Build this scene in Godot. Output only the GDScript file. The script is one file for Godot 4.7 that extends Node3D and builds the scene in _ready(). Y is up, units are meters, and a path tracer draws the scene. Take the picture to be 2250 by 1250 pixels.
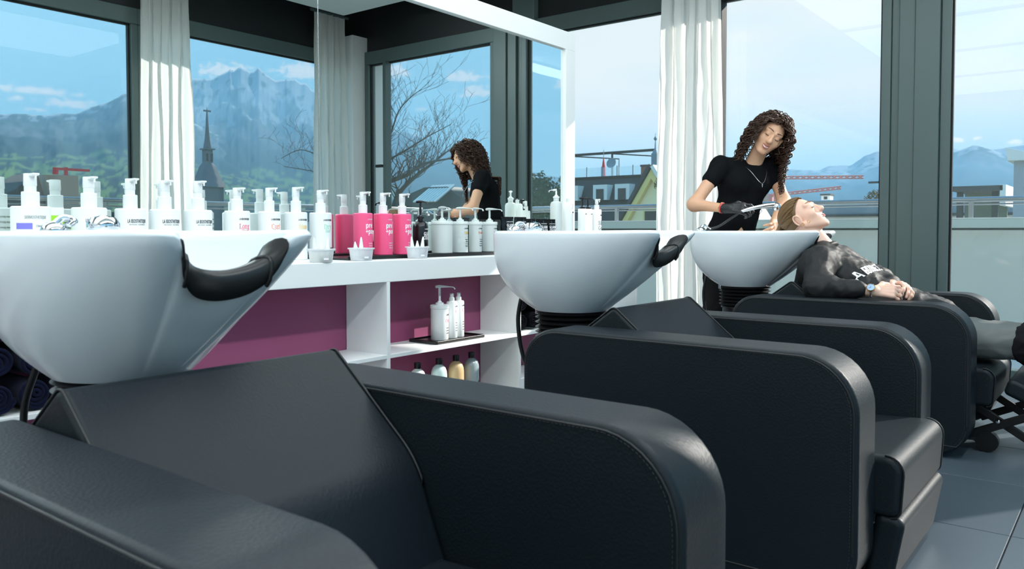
extends Node3D
# A hair salon by a corner of tall windows: three shampoo chairs and basins in front of a long mirror.
# x runs along the mirror, z runs from the mirror into the room, y is up; metres.

var M := {}
var used := {}
var rng := RandomNumberGenerator.new()

const MIRROR_Z := -2.89
const GLASS_X := 5.9
const GLASS_Z := 1.0
const HEAD_Y := 2.71

func _ready():
	rng.seed = 20240611
	set_camera_and_light()
	make_materials()
	build_room()
	build_counter()
	build_chairs()
	build_basins()
	build_products()
	build_people()
	build_outside()

func set_camera_and_light():
	var cam := Camera3D.new()
	cam.name = "camera"
	add_child(cam)
	cam.position = Vector3(0, 0.96, 0)
	cam.rotation = Vector3(deg_to_rad(-2.0), deg_to_rad(37.7007 - 90.0), 0)
	cam.projection = Camera3D.PROJECTION_FRUSTUM
	cam.near = 0.05
	cam.far = 6000.0
	cam.size = 2.0 * (625.0 / 1779.0) * cam.near
	cam.frustum_offset = Vector2(0, -(625.0 - 569.124) / 1779.0 * cam.near)
	var lens := CameraAttributesPhysical.new()
	lens.frustum_focal_length = 25.0
	lens.exposure_aperture = 7.0
	lens.frustum_focus_distance = 4.2
	cam.attributes = lens
	cam.current = true
	var we := WorldEnvironment.new()
	we.name = "environment"
	var env := Environment.new()
	env.background_mode = Environment.BG_SKY
	env.tonemap_mode = Environment.TONE_MAPPER_LINEAR
	env.tonemap_exposure = 1.0
	env.sdfgi_enabled = true
	env.ssao_enabled = true
	env.ssil_enabled = true
	env.volumetric_fog_enabled = true
	env.volumetric_fog_density = 0.0
	var sky := Sky.new()
	var sm := PanoramaSkyMaterial.new()
	sm.panorama = sky_picture()
	sm.energy_multiplier = 1.3
	sky.sky_material = sm
	env.sky = sky
	we.environment = env
	add_child(we)
	var sun := DirectionalLight3D.new()
	sun.name = "sun"
	add_child(sun)
	sun.look_at_from_position(Vector3(1.54, 0.996, 1.0) * 10.0, Vector3.ZERO)
	sun.light_color = Color(1.0, 0.98, 0.945)
	sun.light_energy = 2.7
	sun.light_angular_distance = 0.53
	sun.shadow_enabled = true

# ------------------------------------------------------------------ sky
func sky_picture() -> ImageTexture:
	var w := 4096
	var h := 2048
	var nz := FastNoiseLite.new()
	nz.seed = 7
	nz.frequency = 1.0
	nz.fractal_octaves = 4
	var veil := FastNoiseLite.new()
	veil.seed = 31
	veil.frequency = 1.0
	veil.fractal_octaves = 3
	# cumulus clouds: azimuth from +x towards +z, height, half width, half height, in degrees
	var cum := [[68.2, 8.4, 2.5, 0.3], [69.85, 7.86, 0.47, 0.23], [66.28, 7.76, 1.9, 0.33], [66.18, 13.52, 1.33, 0.47], [68.81, 13.69, 1.33, 0.27], [57.92, 10.35, 1.83, 0.73], [52.99, 10.63, 2.07, 0.73], [46.42, 10.89, 1.33, 0.67], [41.91, 10.62, 1.5, 0.47], [40.1, 9.59, 1.83, 0.47], [34.92, 10.14, 0.87, 0.37], [44.71, 8.42, 0.6, 0.13], [38.02, 10.8, 0.67, 0.27], [68.46, 7.3, 0.67, 0.1], [-8.35, 5.57, 0.6, 0.2], [-7.51, 5.66, 0.3, 0.17], [-5.85, 5.29, 0.47, 0.2], [55.42, 16.69, 2.0, 0.5]]
	for k in 26:
		cum.append([rng.randf_range(75.0, 320.0), rng.randf_range(6.0, 16.0), rng.randf_range(1.2, 3.0), rng.randf_range(0.3, 0.7)])
	var base := PackedByteArray()
	for r in h:
		var el := 90.0 - (r + 0.5) / h * 180.0
		var t := clampf(el / 60.0, 0.0, 1.0)
		var col := Color(0.76, 0.93, 0.975).lerp(Color(0.40, 0.70, 0.92), pow(t, 0.6))
		if el < 0.0:
			col = Color(0.55, 0.62, 0.66)
		var line := PackedByteArray()
		if el > 45.0 or el < -1.0:
			line.append(int(col.r * 255))
			line.append(int(col.g * 255))
			line.append(int(col.b * 255))
			while line.size() < w * 3:
				line.append_array(line)
			base.append_array(line.slice(0, w * 3))
			continue
		line.resize(w * 3)
		var low := 1.0 - 0.6 * smoothstep(9.0, 3.0, el)
		for c in w:
			var az := (c + 0.5) / w * 360.0  # degrees round the panorama
			# a thin high veil of cloud, denser on one side of the sky
			var dd: float = absf(wrapf(az - 65.0, -180.0, 180.0))
			var side: float = 1.0 - smoothstep(30.0, 62.0, dd)
			var n1: float = veil.get_noise_2d(az * 0.035, el * 0.11)
			var cover: float = clampf(side * (0.95 + 0.45 * n1) + 0.10 * n1, 0.0, 0.97) * low
			var cc := col.lerp(Color(0.835, 0.88, 0.905), cover)
			line[c * 3] = int(cc.r * 255)
			line[c * 3 + 1] = int(cc.g * 255)
			line[c * 3 + 2] = int(cc.b * 255)
		base.append_array(line)
	for cl in cum:
		var a0: float = cl[0]
		var e0: float = cl[1]
		var wa: float = cl[2]
		var we2: float = cl[3]
		var r0 := int((90.0 - e0 - we2 * 1.7) / 180.0 * h)
		var r1 := int((90.0 - e0 + we2 * 1.7) / 180.0 * h)
		var pc := panorama_degrees(a0)
		var c0 := int((pc - wa * 1.5) / 360.0 * w)
		var c1 := int((pc + wa * 1.5) / 360.0 * w)
		for r in range(maxi(r0, 0), mini(r1, h - 1)):
			var el := 90.0 - (r + 0.5) / h * 180.0
			for c in range(c0, c1):
				var az := (c + 0.5) / w * 360.0
				var dx := (az - pc) / wa
				var dy := (el - e0) / we2
				if dy < 0.0:
					dy *= 1.5
				var q := 1.0 - sqrt(dx * dx + dy * dy) + 0.75 * nz.get_noise_2d(az * 1.3, el * 2.6) + 0.3 * nz.get_noise_2d(az * 4.0, el * 6.0 + 40.0)
				var a := smoothstep(0.02, 0.42, q)
				if a <= 0.0:
					continue
				var o := (r * w + posmod(c, w)) * 3
				base[o] = int(lerpf(base[o], 252.0, a))
				base[o + 1] = int(lerpf(base[o + 1], 249.0, a))
				base[o + 2] = int(lerpf(base[o + 2], 250.0, a))
	var im := Image.create_from_data(w, h, false, Image.FORMAT_RGB8, base)
	return ImageTexture.create_from_image(im)

# where a world azimuth (from +x towards +z) lies across the panorama, in degrees
func panorama_degrees(az: float) -> float:
	return posmod(1.0 * az + 90.0, 360.0)

# ------------------------------------------------------------------ names and tags
func numbered(called: String) -> String:
	if not used.has(called):
		used[called] = 0
		return called
	used[called] += 1
	return "%s_%03d" % [called, used[called]]

func thing(called: String, label: String, category: String, at := Vector3.ZERO, turn := 0.0, group := "") -> Node3D:
	var o := Node3D.new()
	o.name = numbered(called)
	add_child(o)
	o.position = at
	o.rotation.y = turn
	tag(o, label, category, group)
	return o

func tag(o: Node, label: String, category: String, group := "", kind := ""):
	if label:
		o.set_meta("label", label)
	if category:
		o.set_meta("category", category)
	if group:
		o.set_meta("group", group)
	if kind:
		o.set_meta("kind", kind)

func part(parent: Node, called: String, mesh: Mesh, m: Material, at := Transform3D.IDENTITY) -> MeshInstance3D:
	var o := MeshInstance3D.new()
	o.name = called if parent != self else numbered(called)
	o.mesh = mesh
	o.material_override = m
	o.transform = at
	parent.add_child(o, true)
	return o

func struct_root(called: String) -> Node3D:
	var o := Node3D.new()
	o.name = called
	add_child(o)
	o.set_meta("kind", "structure")
	return o

func struct_mesh(called: String, mesh: Mesh, m: Material) -> MeshInstance3D:
	var o := part(self, called, mesh, m)
	o.set_meta("kind", "structure")
	return o

# ------------------------------------------------------------------ mesh building
class MB:
	var v := PackedVector3Array()
	var n := PackedVector3Array()
	var c := PackedColorArray()
	var ix := PackedInt32Array()
	var col := Color.WHITE
	var tint := false

	func put(p: Vector3, nn: Vector3):
		v.append(p)
		n.append(nn)
		c.append(col)

	# corners counter-clockwise as seen from outside
	func quad(a: Vector3, b: Vector3, d: Vector3, e: Vector3):
		var nn := (b - a).cross(e - a).normalized()
		var s := v.size()
		put(a, nn)
		put(b, nn)
		put(d, nn)
		put(e, nn)
		ix.append_array(PackedInt32Array([s, s + 2, s + 1, s, s + 3, s + 2]))

	func tri(a: Vector3, b: Vector3, d: Vector3):
		var nn := (b - a).cross(d - a).normalized()
		var s := v.size()
		put(a, nn)
		put(b, nn)
		put(d, nn)
		ix.append_array(PackedInt32Array([s, s + 2, s + 1]))

	func box(lo: Vector3, hi: Vector3):
		var a := Vector3(minf(lo.x, hi.x), minf(lo.y, hi.y), minf(lo.z, hi.z))
		var b := Vector3(maxf(lo.x, hi.x), maxf(lo.y, hi.y), maxf(lo.z, hi.z))
		quad(Vector3(a.x, a.y, b.z), Vector3(b.x, a.y, b.z), Vector3(b.x, b.y, b.z), Vector3(a.x, b.y, b.z))
		quad(Vector3(b.x, a.y, a.z), Vector3(a.x, a.y, a.z), Vector3(a.x, b.y, a.z), Vector3(b.x, b.y, a.z))
		quad(Vector3(a.x, a.y, a.z), Vector3(a.x, a.y, b.z), Vector3(a.x, b.y, b.z), Vector3(a.x, b.y, a.z))
		quad(Vector3(b.x, a.y, b.z), Vector3(b.x, a.y, a.z), Vector3(b.x, b.y, a.z), Vector3(b.x, b.y, b.z))
		quad(Vector3(a.x, b.y, b.z), Vector3(b.x, b.y, b.z), Vector3(b.x, b.y, a.z), Vector3(a.x, b.y, a.z))
		quad(Vector3(a.x, a.y, a.z), Vector3(b.x, a.y, a.z), Vector3(b.x, a.y, b.z), Vector3(a.x, a.y, b.z))

	# a box with rounded edges; t places it
	func rbox(size: Vector3, r: float, k: int, t := Transform3D.IDENTITY):
		var s := size * 0.5
		r = minf(r, minf(s.x, minf(s.y, s.z)) * 0.999)
		for face in 6:
			var ax := face / 2
			var sg := 1.0 if face % 2 == 0 else -1.0
			var iu := (ax + 1) % 3
			var iv := (ax + 2) % 3
			var lu := _stops(s[iu], r, k)
			var lv := _stops(s[iv], r, k)
			var st := v.size()
			for pv in lv:
				for pu in lu:
					var q := Vector3.ZERO
					q[ax] = sg * s[ax]
					q[iu] = pu
					q[iv] = pv
					var cl := Vector3(clampf(q.x, -s.x + r, s.x - r), clampf(q.y, -s.y + r, s.y - r), clampf(q.z, -s.z + r, s.z - r))
					var d := (q - cl).normalized()
					put(t * (cl + d * r), (t.basis * d).normalized())
			var w := lu.size()
			for y in lv.size() - 1:
				for x in w - 1:
					var a := st + y * w + x
					if sg > 0:
						ix.append_array(PackedInt32Array([a, a + w, a + 1, a + 1, a + w, a + w + 1]))
					else:
						ix.append_array(PackedInt32Array([a, a + 1, a + w, a + 1, a + w + 1, a + w]))

	func _stops(s: float, r: float, k: int) -> PackedFloat32Array:
		var o := PackedFloat32Array()
		for i in k + 1:
			o.append(-s + r * tan(PI / 4 * i / k) if i < k else -s + r)
		for i in k + 1:
			o.append(s - r * tan(PI / 4 * (k - i) / k) if i > 0 else s - r)
		# spread the stops evenly in angle as seen from the corner centre
		for i in k:
			o[i] = -s + r - r * tan(PI / 4 * (k - i) / k)
			o[o.size() - 1 - i] = s - r + r * tan(PI / 4 * (k - i) / k)
		return o

	# a smooth skin over rows of points; closed joins the ends of each row; outside to the right of (along row, to next row)
	func skin(rows: Array, closed := false, flip := false):
		var w: int = rows[0].size()
		var hh := rows.size()
		var st := v.size()
		var acc := PackedVector3Array()
		acc.resize(w * hh)
		var last := w if closed else w - 1
		for y in hh - 1:
			for x in last:
				var x2 := (x + 1) % w
				var a: Vector3 = rows[y][x]
				var b: Vector3 = rows[y][x2]
				var d: Vector3 = rows[y + 1][x2]
				var e: Vector3 = rows[y + 1][x]
				var nn := (d - a).cross(e - b)
				if flip:
					nn = -nn
				acc[y * w + x] += nn
				acc[y * w + x2] += nn
				acc[(y + 1) * w + x2] += nn
				acc[(y + 1) * w + x] += nn
		for y in hh:
			for x in w:
				put(rows[y][x], acc[y * w + x].normalized())
		for y in hh - 1:
			for x in last:
				var x2 := (x + 1) % w
				var a := st + y * w + x
				var b := st + y * w + x2
				var d := st + (y + 1) * w + x2
				var e := st + (y + 1) * w + x
				if flip:
					ix.append_array(PackedInt32Array([a, b, d, a, d, e]))
				else:
					ix.append_array(PackedInt32Array([a, d, b, a, e, d]))

	# turned shape: profile of (radius, height) from bottom to top
	func lathe(prof: Array, seg: int, t := Transform3D.IDENTITY, crease := 0.75):
		var m := prof.size()
		var ns := []
		for j in m - 1:
			var d: Vector2 = prof[j + 1] - prof[j]
			ns.append(Vector2(d.y, -d.x).normalized())
		for j in m - 1:
			var na: Vector2 = ns[j]
			var nb: Vector2 = ns[j]
			if j > 0 and ns[j - 1].dot(ns[j]) > crease:
				na = (ns[j - 1] + ns[j]).normalized()
			if j < m - 2 and ns[j + 1].dot(ns[j]) > crease:
				nb = (ns[j + 1] + ns[j]).normalized()
			var st := v.size()
			for q in 2:
				var p: Vector2 = prof[j + q]
				var nn := na if q == 0 else nb
				for s in seg + 1:
					var a := TAU * s / seg
					put(t * Vector3(p.x * sin(a), p.y, p.x * cos(a)), (t.basis * Vector3(nn.x * sin(a), nn.y, nn.x * cos(a))).normalized())
			for s in seg:
				var a := st + s
				var b := st + seg + 1 + s
				ix.append_array(PackedInt32Array([a, b + 1, a + 1, a, b, b + 1]))

	func tube(pts: PackedVector3Array, radii: PackedFloat32Array, sides: int, caps := true, squash := 1.0):
		var m := pts.size()
		if m < 2:
			return
		var t0 := (pts[1] - pts[0]).normalized()
		var u := t0.cross(Vector3.UP)
		if u.length() < 0.05:
			u = t0.cross(Vector3.RIGHT)
		u = u.normalized()
		var st := v.size()
		for i in m:
			var tg: Vector3
			if i == 0:
				tg = pts[1] - pts[0]
			elif i == m - 1:
				tg = pts[m - 1] - pts[m - 2]
			else:
				tg = pts[i + 1] - pts[i - 1]
			tg = tg.normalized()
			u = (u - tg * u.dot(tg)).normalized()
			var w := tg.cross(u)
			var r: float = radii[i] if i < radii.size() else radii[radii.size() - 1]
			for s in sides:
				var a := TAU * s / sides
				var d := u * cos(a) + w * sin(a) * squash
				put(pts[i] + d * r, d.normalized())
		for i in m - 1:
			for s in sides:
				var s2 := (s + 1) % sides
				var a := st + i * sides + s
				var b := st + i * sides + s2
				ix.append_array(PackedInt32Array([a, b + sides, b, a, a + sides, b + sides]))
		if caps:
			for e in 2:
				var i := 0 if e == 0 else m - 1
				var nn := (pts[0] - pts[1]).normalized() if e == 0 else (pts[m - 1] - pts[m - 2]).normalized()
				var cst := v.size()
				for s in sides:
					put(v[st + i * sides + s], nn)
				for s in range(1, sides - 1):
					if e == 0:
						ix.append_array(PackedInt32Array([cst, cst + s, cst + s + 1]))
					else:
						ix.append_array(PackedInt32Array([cst, cst + s + 1, cst + s]))

	# an outline (counter-clockwise, in x and y) given a depth along z, with rounded edges
	func slab(outline: PackedVector2Array, depth: float, r: float, k: int, t := Transform3D.IDENTITY):
		var m := outline.size()
		var nr := PackedVector2Array()
		for i in m:
			var d := (outline[(i + 1) % m] - outline[(i + m - 1) % m]).normalized()
			nr.append(Vector2(d.y, -d.x))
		var rows := []
		var nrm := []
		var hd := depth * 0.5
		for side in 2:
			for j in k + 1:
				var a := PI / 2 * (j if side == 0 else k - j) / k
				var z := (hd - r + r * cos(a)) * (1.0 if side == 1 else -1.0)
				var inset := r * (1.0 - sin(a))
				var row := PackedVector3Array()
				var rn := PackedVector3Array()
				for i in m:
					var p := outline[i] - nr[i] * inset
					row.append(t * Vector3(p.x, p.y, z))
					rn.append((t.basis * Vector3(nr[i].x * sin(a), nr[i].y * sin(a), cos(a) * (1.0 if side == 1 else -1.0))).normalized())
				rows.append(row)
				nrm.append(rn)
		var st := v.size()
		for y in rows.size():
			for x in m:
				put(rows[y][x], nrm[y][x])
		for y in rows.size() - 1:
			for x in m:
				var x2 := (x + 1) % m
				var a := st + y * m + x
				var b := st + y * m + x2
				ix.append_array(PackedInt32Array([a, b + m, b, a, a + m, b + m]))
		var flat := PackedVector2Array()
		for i in m:
			flat.append(outline[i] - nr[i] * r)
		var tr := Geometry2D.triangulate_polygon(flat)
		for side in 2:
			var sg := 1.0 if side == 1 else -1.0
			var cs := v.size()
			var nn := (t.basis * Vector3(0, 0, sg)).normalized()
			for p in flat:
				put(t * Vector3(p.x, p.y, sg * hd), nn)
			for q in range(0, tr.size(), 3):
				var a := tr[q]
				var b := tr[q + 1]
				var d := tr[q + 2]
				var area := (flat[b] - flat[a]).cross(flat[d] - flat[a])
				if (area > 0) == (side == 0):
					ix.append_array(PackedInt32Array([cs + a, cs + b, cs + d]))
				else:
					ix.append_array(PackedInt32Array([cs + a, cs + d, cs + b]))

	func mesh() -> ArrayMesh:
		var arr := []
		arr.resize(Mesh.ARRAY_MAX)
		arr[Mesh.ARRAY_VERTEX] = v
		arr[Mesh.ARRAY_NORMAL] = n
		if tint:
			arr[Mesh.ARRAY_COLOR] = c
		arr[Mesh.ARRAY_INDEX] = ix
		var am := ArrayMesh.new()
		am.add_surface_from_arrays(Mesh.PRIMITIVE_TRIANGLES, arr)
		return am

func box_mesh(lo: Vector3, hi: Vector3) -> ArrayMesh:
	var b := MB.new()
	b.box(lo, hi)
	return b.mesh()

func rbox_mesh(lo: Vector3, hi: Vector3, r: float, k := 2) -> ArrayMesh:
	var b := MB.new()
	b.rbox((hi - lo).abs(), r, k, Transform3D(Basis.IDENTITY, (lo + hi) * 0.5))
	return b.mesh()

func lathe_mesh(prof: Array, seg := 24, t := Transform3D.IDENTITY) -> ArrayMesh:
	var b := MB.new()
	b.lathe(prof, seg, t)
	return b.mesh()

func tube_mesh(pts: PackedVector3Array, r: float, sides := 8) -> ArrayMesh:
	var b := MB.new()
	var rr := PackedFloat32Array()
	rr.resize(pts.size())
	rr.fill(r)
	b.tube(pts, rr, sides)
	return b.mesh()

func V2(a: Array) -> Array:
	var o := []
	for i in range(0, a.size(), 2):
		o.append(Vector2(a[i], a[i + 1]))
	return o

# a smooth path through points
func smooth_path(pts: Array, steps := 6) -> PackedVector3Array:
	var o := PackedVector3Array()
	for i in pts.size() - 1:
		var p0: Vector3 = pts[maxi(i - 1, 0)]
		var p1: Vector3 = pts[i]
		var p2: Vector3 = pts[i + 1]
		var p3: Vector3 = pts[mini(i + 2, pts.size() - 1)]
		for s in steps:
			o.append(p1.cubic_interpolate(p2, p0, p3, float(s) / steps))
	o.append(pts[pts.size() - 1])
	return o

# rounded outline: corners with radii, counter-clockwise
func round_outline(pts: Array, radii: Array, k := 6) -> PackedVector2Array:
	var o := PackedVector2Array()
	var m := pts.size()
	for i in m:
		var p: Vector2 = pts[i]
		var a: Vector2 = (pts[(i + m - 1) % m] - p)
		var b: Vector2 = (pts[(i + 1) % m] - p)
		var r: float = radii[i]
		if r <= 0.0:
			o.append(p)
			continue
		var ang := absf(a.angle_to(b)) * 0.5
		var d := minf(r / tan(ang), minf(a.length(), b.length()) * 0.49)
		var pa := p + a.normalized() * d
		var pb := p + b.normalized() * d
		for s in k + 1:
			var t := float(s) / k
			# circular enough: quadratic with weight
			var w := sin(ang)
			var q := (pa * (1 - t) * (1 - t) + p * 2.0 * w * t * (1 - t) + pb * t * t) / ((1 - t) * (1 - t) + 2.0 * w * t * (1 - t) + t * t)
			o.append(q)
	return o

# lettering: flat, in x and y, centred; or wrapped round an upright cylinder of radius r about the y axis, facing phi
var fonts := {}
func font(kind: String) -> Font:
	if not fonts.has(kind):
		var f := SystemFont.new()
		f.font_names = PackedStringArray(["Droid Serif" if kind.begins_with("serif") else "Droid Sans"])
		if kind.ends_with("bold"):
			f.font_weight = 700
		fonts[kind] = f
	return fonts[kind]

func text_arrays(s: String, kind: String, height: float, wide := 0.0) -> Array:
	var tm := TextMesh.new()
	tm.font = font(kind)
	tm.font_size = 40
	tm.pixel_size = height / 40.0
	tm.depth = 0.0004
	tm.curve_step = 4.0
	tm.text = s
	var arr := tm.get_mesh_arrays()
	if wide > 0.0:
		var vv: PackedVector3Array = arr[Mesh.ARRAY_VERTEX]
		var lo := 1e9
		var hi := -1e9
		for p in vv:
			lo = minf(lo, p.x)
			hi = maxf(hi, p.x)
		var q := wide / maxf(hi - lo, 1e-6)
		for i in vv.size():
			vv[i].x = (vv[i].x - (lo + hi) * 0.5) * q
		arr[Mesh.ARRAY_VERTEX] = vv
	return arr

func flat_text(s: String, kind: String, height: float, wide := 0.0) -> ArrayMesh:
	var arr := text_arrays(s, kind, height, wide)
	return plain_mesh(arr)

func round_text(s: String, kind: String, height: float, r: float, phi: float, y: float, wide := 0.0) -> ArrayMesh:
	var arr := text_arrays(s, kind, height, wide)
	var vv: PackedVector3Array = arr[Mesh.ARRAY_VERTEX]
	var nn: PackedVector3Array = arr[Mesh.ARRAY_NORMAL]
	for i in vv.size():
		var a := phi + vv[i].x / r
		var rr := r + 0.0004 + vv[i].z
		vv[i] = Vector3(sin(a) * rr, y + vv[i].y, cos(a) * rr)
		nn[i] = Vector3(sin(a), 0, cos(a))
	arr[Mesh.ARRAY_VERTEX] = vv
	arr[Mesh.ARRAY_NORMAL] = nn
	return plain_mesh(arr)

func plain_mesh(arr: Array) -> ArrayMesh:
	var out := []
	out.resize(Mesh.ARRAY_MAX)
	out[Mesh.ARRAY_VERTEX] = arr[Mesh.ARRAY_VERTEX]
	out[Mesh.ARRAY_NORMAL] = arr[Mesh.ARRAY_NORMAL]
	out[Mesh.ARRAY_INDEX] = arr[Mesh.ARRAY_INDEX]
	var am := ArrayMesh.new()
	am.add_surface_from_arrays(Mesh.PRIMITIVE_TRIANGLES, out)
	return am

# a patch on an upright cylinder
func round_patch(r: float, phi: float, half: float, y0: float, y1: float) -> ArrayMesh:
	var b := MB.new()
	var lo := PackedVector3Array()
	var hi := PackedVector3Array()
	for i in 9:
		var a := phi - half + 2.0 * half * i / 8
		lo.append(Vector3(sin(a) * (r + 0.0003), y0, cos(a) * (r + 0.0003)))
		hi.append(Vector3(sin(a) * (r + 0.0003), y1, cos(a) * (r + 0.0003)))
	b.skin([lo, hi])
	return b.mesh()

# ------------------------------------------------------------------ materials
func mat(called: String, c: Color, rough := 0.5, metal := 0.0, spec := 0.5) -> StandardMaterial3D:
	var m := StandardMaterial3D.new()
	m.resource_name = called
	m.albedo_color = c
	m.roughness = rough
	m.metallic = metal
	m.metallic_specular = spec
	M[called] = m
	return m

func noise_tex(freq: float, seed_: int, size := 512, octaves := 4, kind := FastNoiseLite.TYPE_SIMPLEX_SMOOTH, ramp: Gradient = null) -> NoiseTexture2D:
	var n := FastNoiseLite.new()
	n.seed = seed_
	n.frequency = freq
	n.fractal_octaves = octaves
	n.noise_type = kind
	var t := NoiseTexture2D.new()
	t.width = size
	t.height = size
	t.seamless = true
	t.noise = n
	if ramp:
		t.color_ramp = ramp
	return t

func relief(m: StandardMaterial3D, t: Texture2D, cm: float, scale: float):
	m.heightmap_enabled = true
	m.heightmap_texture = t
	m.heightmap_scale = cm
	m.uv1_triplanar = true
	m.uv1_scale = Vector3.ONE * scale

func ramp2(a: Color, b: Color) -> Gradient:
	var g := Gradient.new()
	g.set_color(0, a)
	g.set_color(1, b)
	return g

func make_materials():
	mat("white_lacquer", Color(0.925, 0.935, 0.93), 0.35)
	mat("white_paint", Color(0.90, 0.905, 0.90), 0.7)
	mat("ceiling_paint", Color(0.88, 0.90, 0.885), 0.85)
	mat("plum", Color(0.56, 0.27, 0.41), 0.45)
	mat("frame_steel", Color(0.36, 0.425, 0.42), 0.4, 0.15)
	mat("frame_dark", Color(0.12, 0.135, 0.14), 0.5)
	mat("gasket", Color(0.05, 0.055, 0.06), 0.6)
	mat("mirror_silver", Color(0.93, 0.955, 0.95), 0.0, 1.0)
	var g := mat("pane", Color(0.9, 1.0, 0.97, 0.04), 0.0)
	g.transparency = BaseMaterial3D.TRANSPARENCY_ALPHA
	g.metallic_specular = 0.32
	var c := mat("curtain", Color(0.96, 0.96, 0.945), 0.9, 0.0, 0.2)
	c.backlight_enabled = true
	c.backlight = Color(0.98, 0.98, 0.96)
	c.cull_mode = BaseMaterial3D.CULL_DISABLED
	relief(c, noise_tex(0.2, 91, 256, 2), 0.03, 18.0)
	var l := mat("leather", Color(0.085, 0.115, 0.135), 0.46, 0.0, 0.36)
	relief(l, noise_tex(0.09, 11, 512, 3, FastNoiseLite.TYPE_CELLULAR), 0.05, 3.2)
	mat("leather_seam", Color(0.09, 0.10, 0.11), 0.5)
	mat("thread", Color(0.22, 0.24, 0.26), 0.6)
	var p := mat("porcelain", Color(0.90, 0.925, 0.94), 0.3)
	p.clearcoat_enabled = true
	p.clearcoat = 0.4
	p.clearcoat_roughness = 0.1
	mat("rubber", Color(0.075, 0.08, 0.085), 0.38)
	mat("black_plastic", Color(0.05, 0.053, 0.057), 0.3)
	mat("chrome", Color(0.86, 0.87, 0.88), 0.06, 1.0)
	mat("steel", Color(0.62, 0.64, 0.65), 0.3, 0.9)
	var f := mat("tile", Color(0.30, 0.345, 0.38), 0.38)
	f.roughness_texture = null
	relief(f, noise_tex(0.02, 51, 512, 4), 0.03, 0.8)
	mat("tile_2", Color(0.285, 0.33, 0.365), 0.4)
	relief(M.tile_2, noise_tex(0.02, 52, 512, 4), 0.03, 0.8)
	mat("grout", Color(0.16, 0.18, 0.20), 0.9)
	mat("plastic_white", Color(0.915, 0.93, 0.93), 0.3)
	mat("plastic_grey_white", Color(0.82, 0.85, 0.84), 0.35)
	mat("plastic_pink", Color(0.98, 0.36, 0.55), 0.3)
	mat("plastic_black", Color(0.07, 0.07, 0.085), 0.25)
	mat("ink", Color(0.12, 0.12, 0.14), 0.6)
	mat("ink_white", Color(0.97, 0.96, 0.97), 0.5)
	mat("ink_blue", Color(0.10, 0.16, 0.36), 0.5)
	mat("ink_purple", Color(0.49, 0.47, 0.83), 0.5)
	mat("ink_yellow", Color(0.96, 0.78, 0.25), 0.5)
	mat("ink_pink", Color(0.95, 0.60, 0.72), 0.5)
	mat("ink_red", Color(0.90, 0.16, 0.36), 0.5)
	mat("ink_orange", Color(0.96, 0.46, 0.30), 0.5)
	mat("ink_green", Color(0.60, 0.86, 0.74), 0.5)
	mat("ink_grey", Color(0.45, 0.48, 0.45), 0.6)
	var fo := mat("foil", Color(0.05, 0.055, 0.06), 0.22, 0.1)
	relief(fo, noise_tex(0.02, 61, 256, 3), 0.25, 4.0)
	var tb := mat("tub_plastic", Color(0.93, 0.94, 0.95, 0.55), 0.3)
	tb.transparency = BaseMaterial3D.TRANSPARENCY_ALPHA
	mat("towel_navy", Color(0.06, 0.075, 0.16), 0.95, 0.0, 0.1)
	M.towel_navy.rim_enabled = true
	M.towel_navy.rim = 0.5
	relief(M.towel_navy, noise_tex(0.25, 71, 256, 2), 0.12, 8.0)
	mat("towel_black", Color(0.045, 0.05, 0.07), 0.95, 0.0, 0.1)
	relief(M.towel_black, noise_tex(0.25, 71, 256, 2), 0.12, 8.0)

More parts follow.
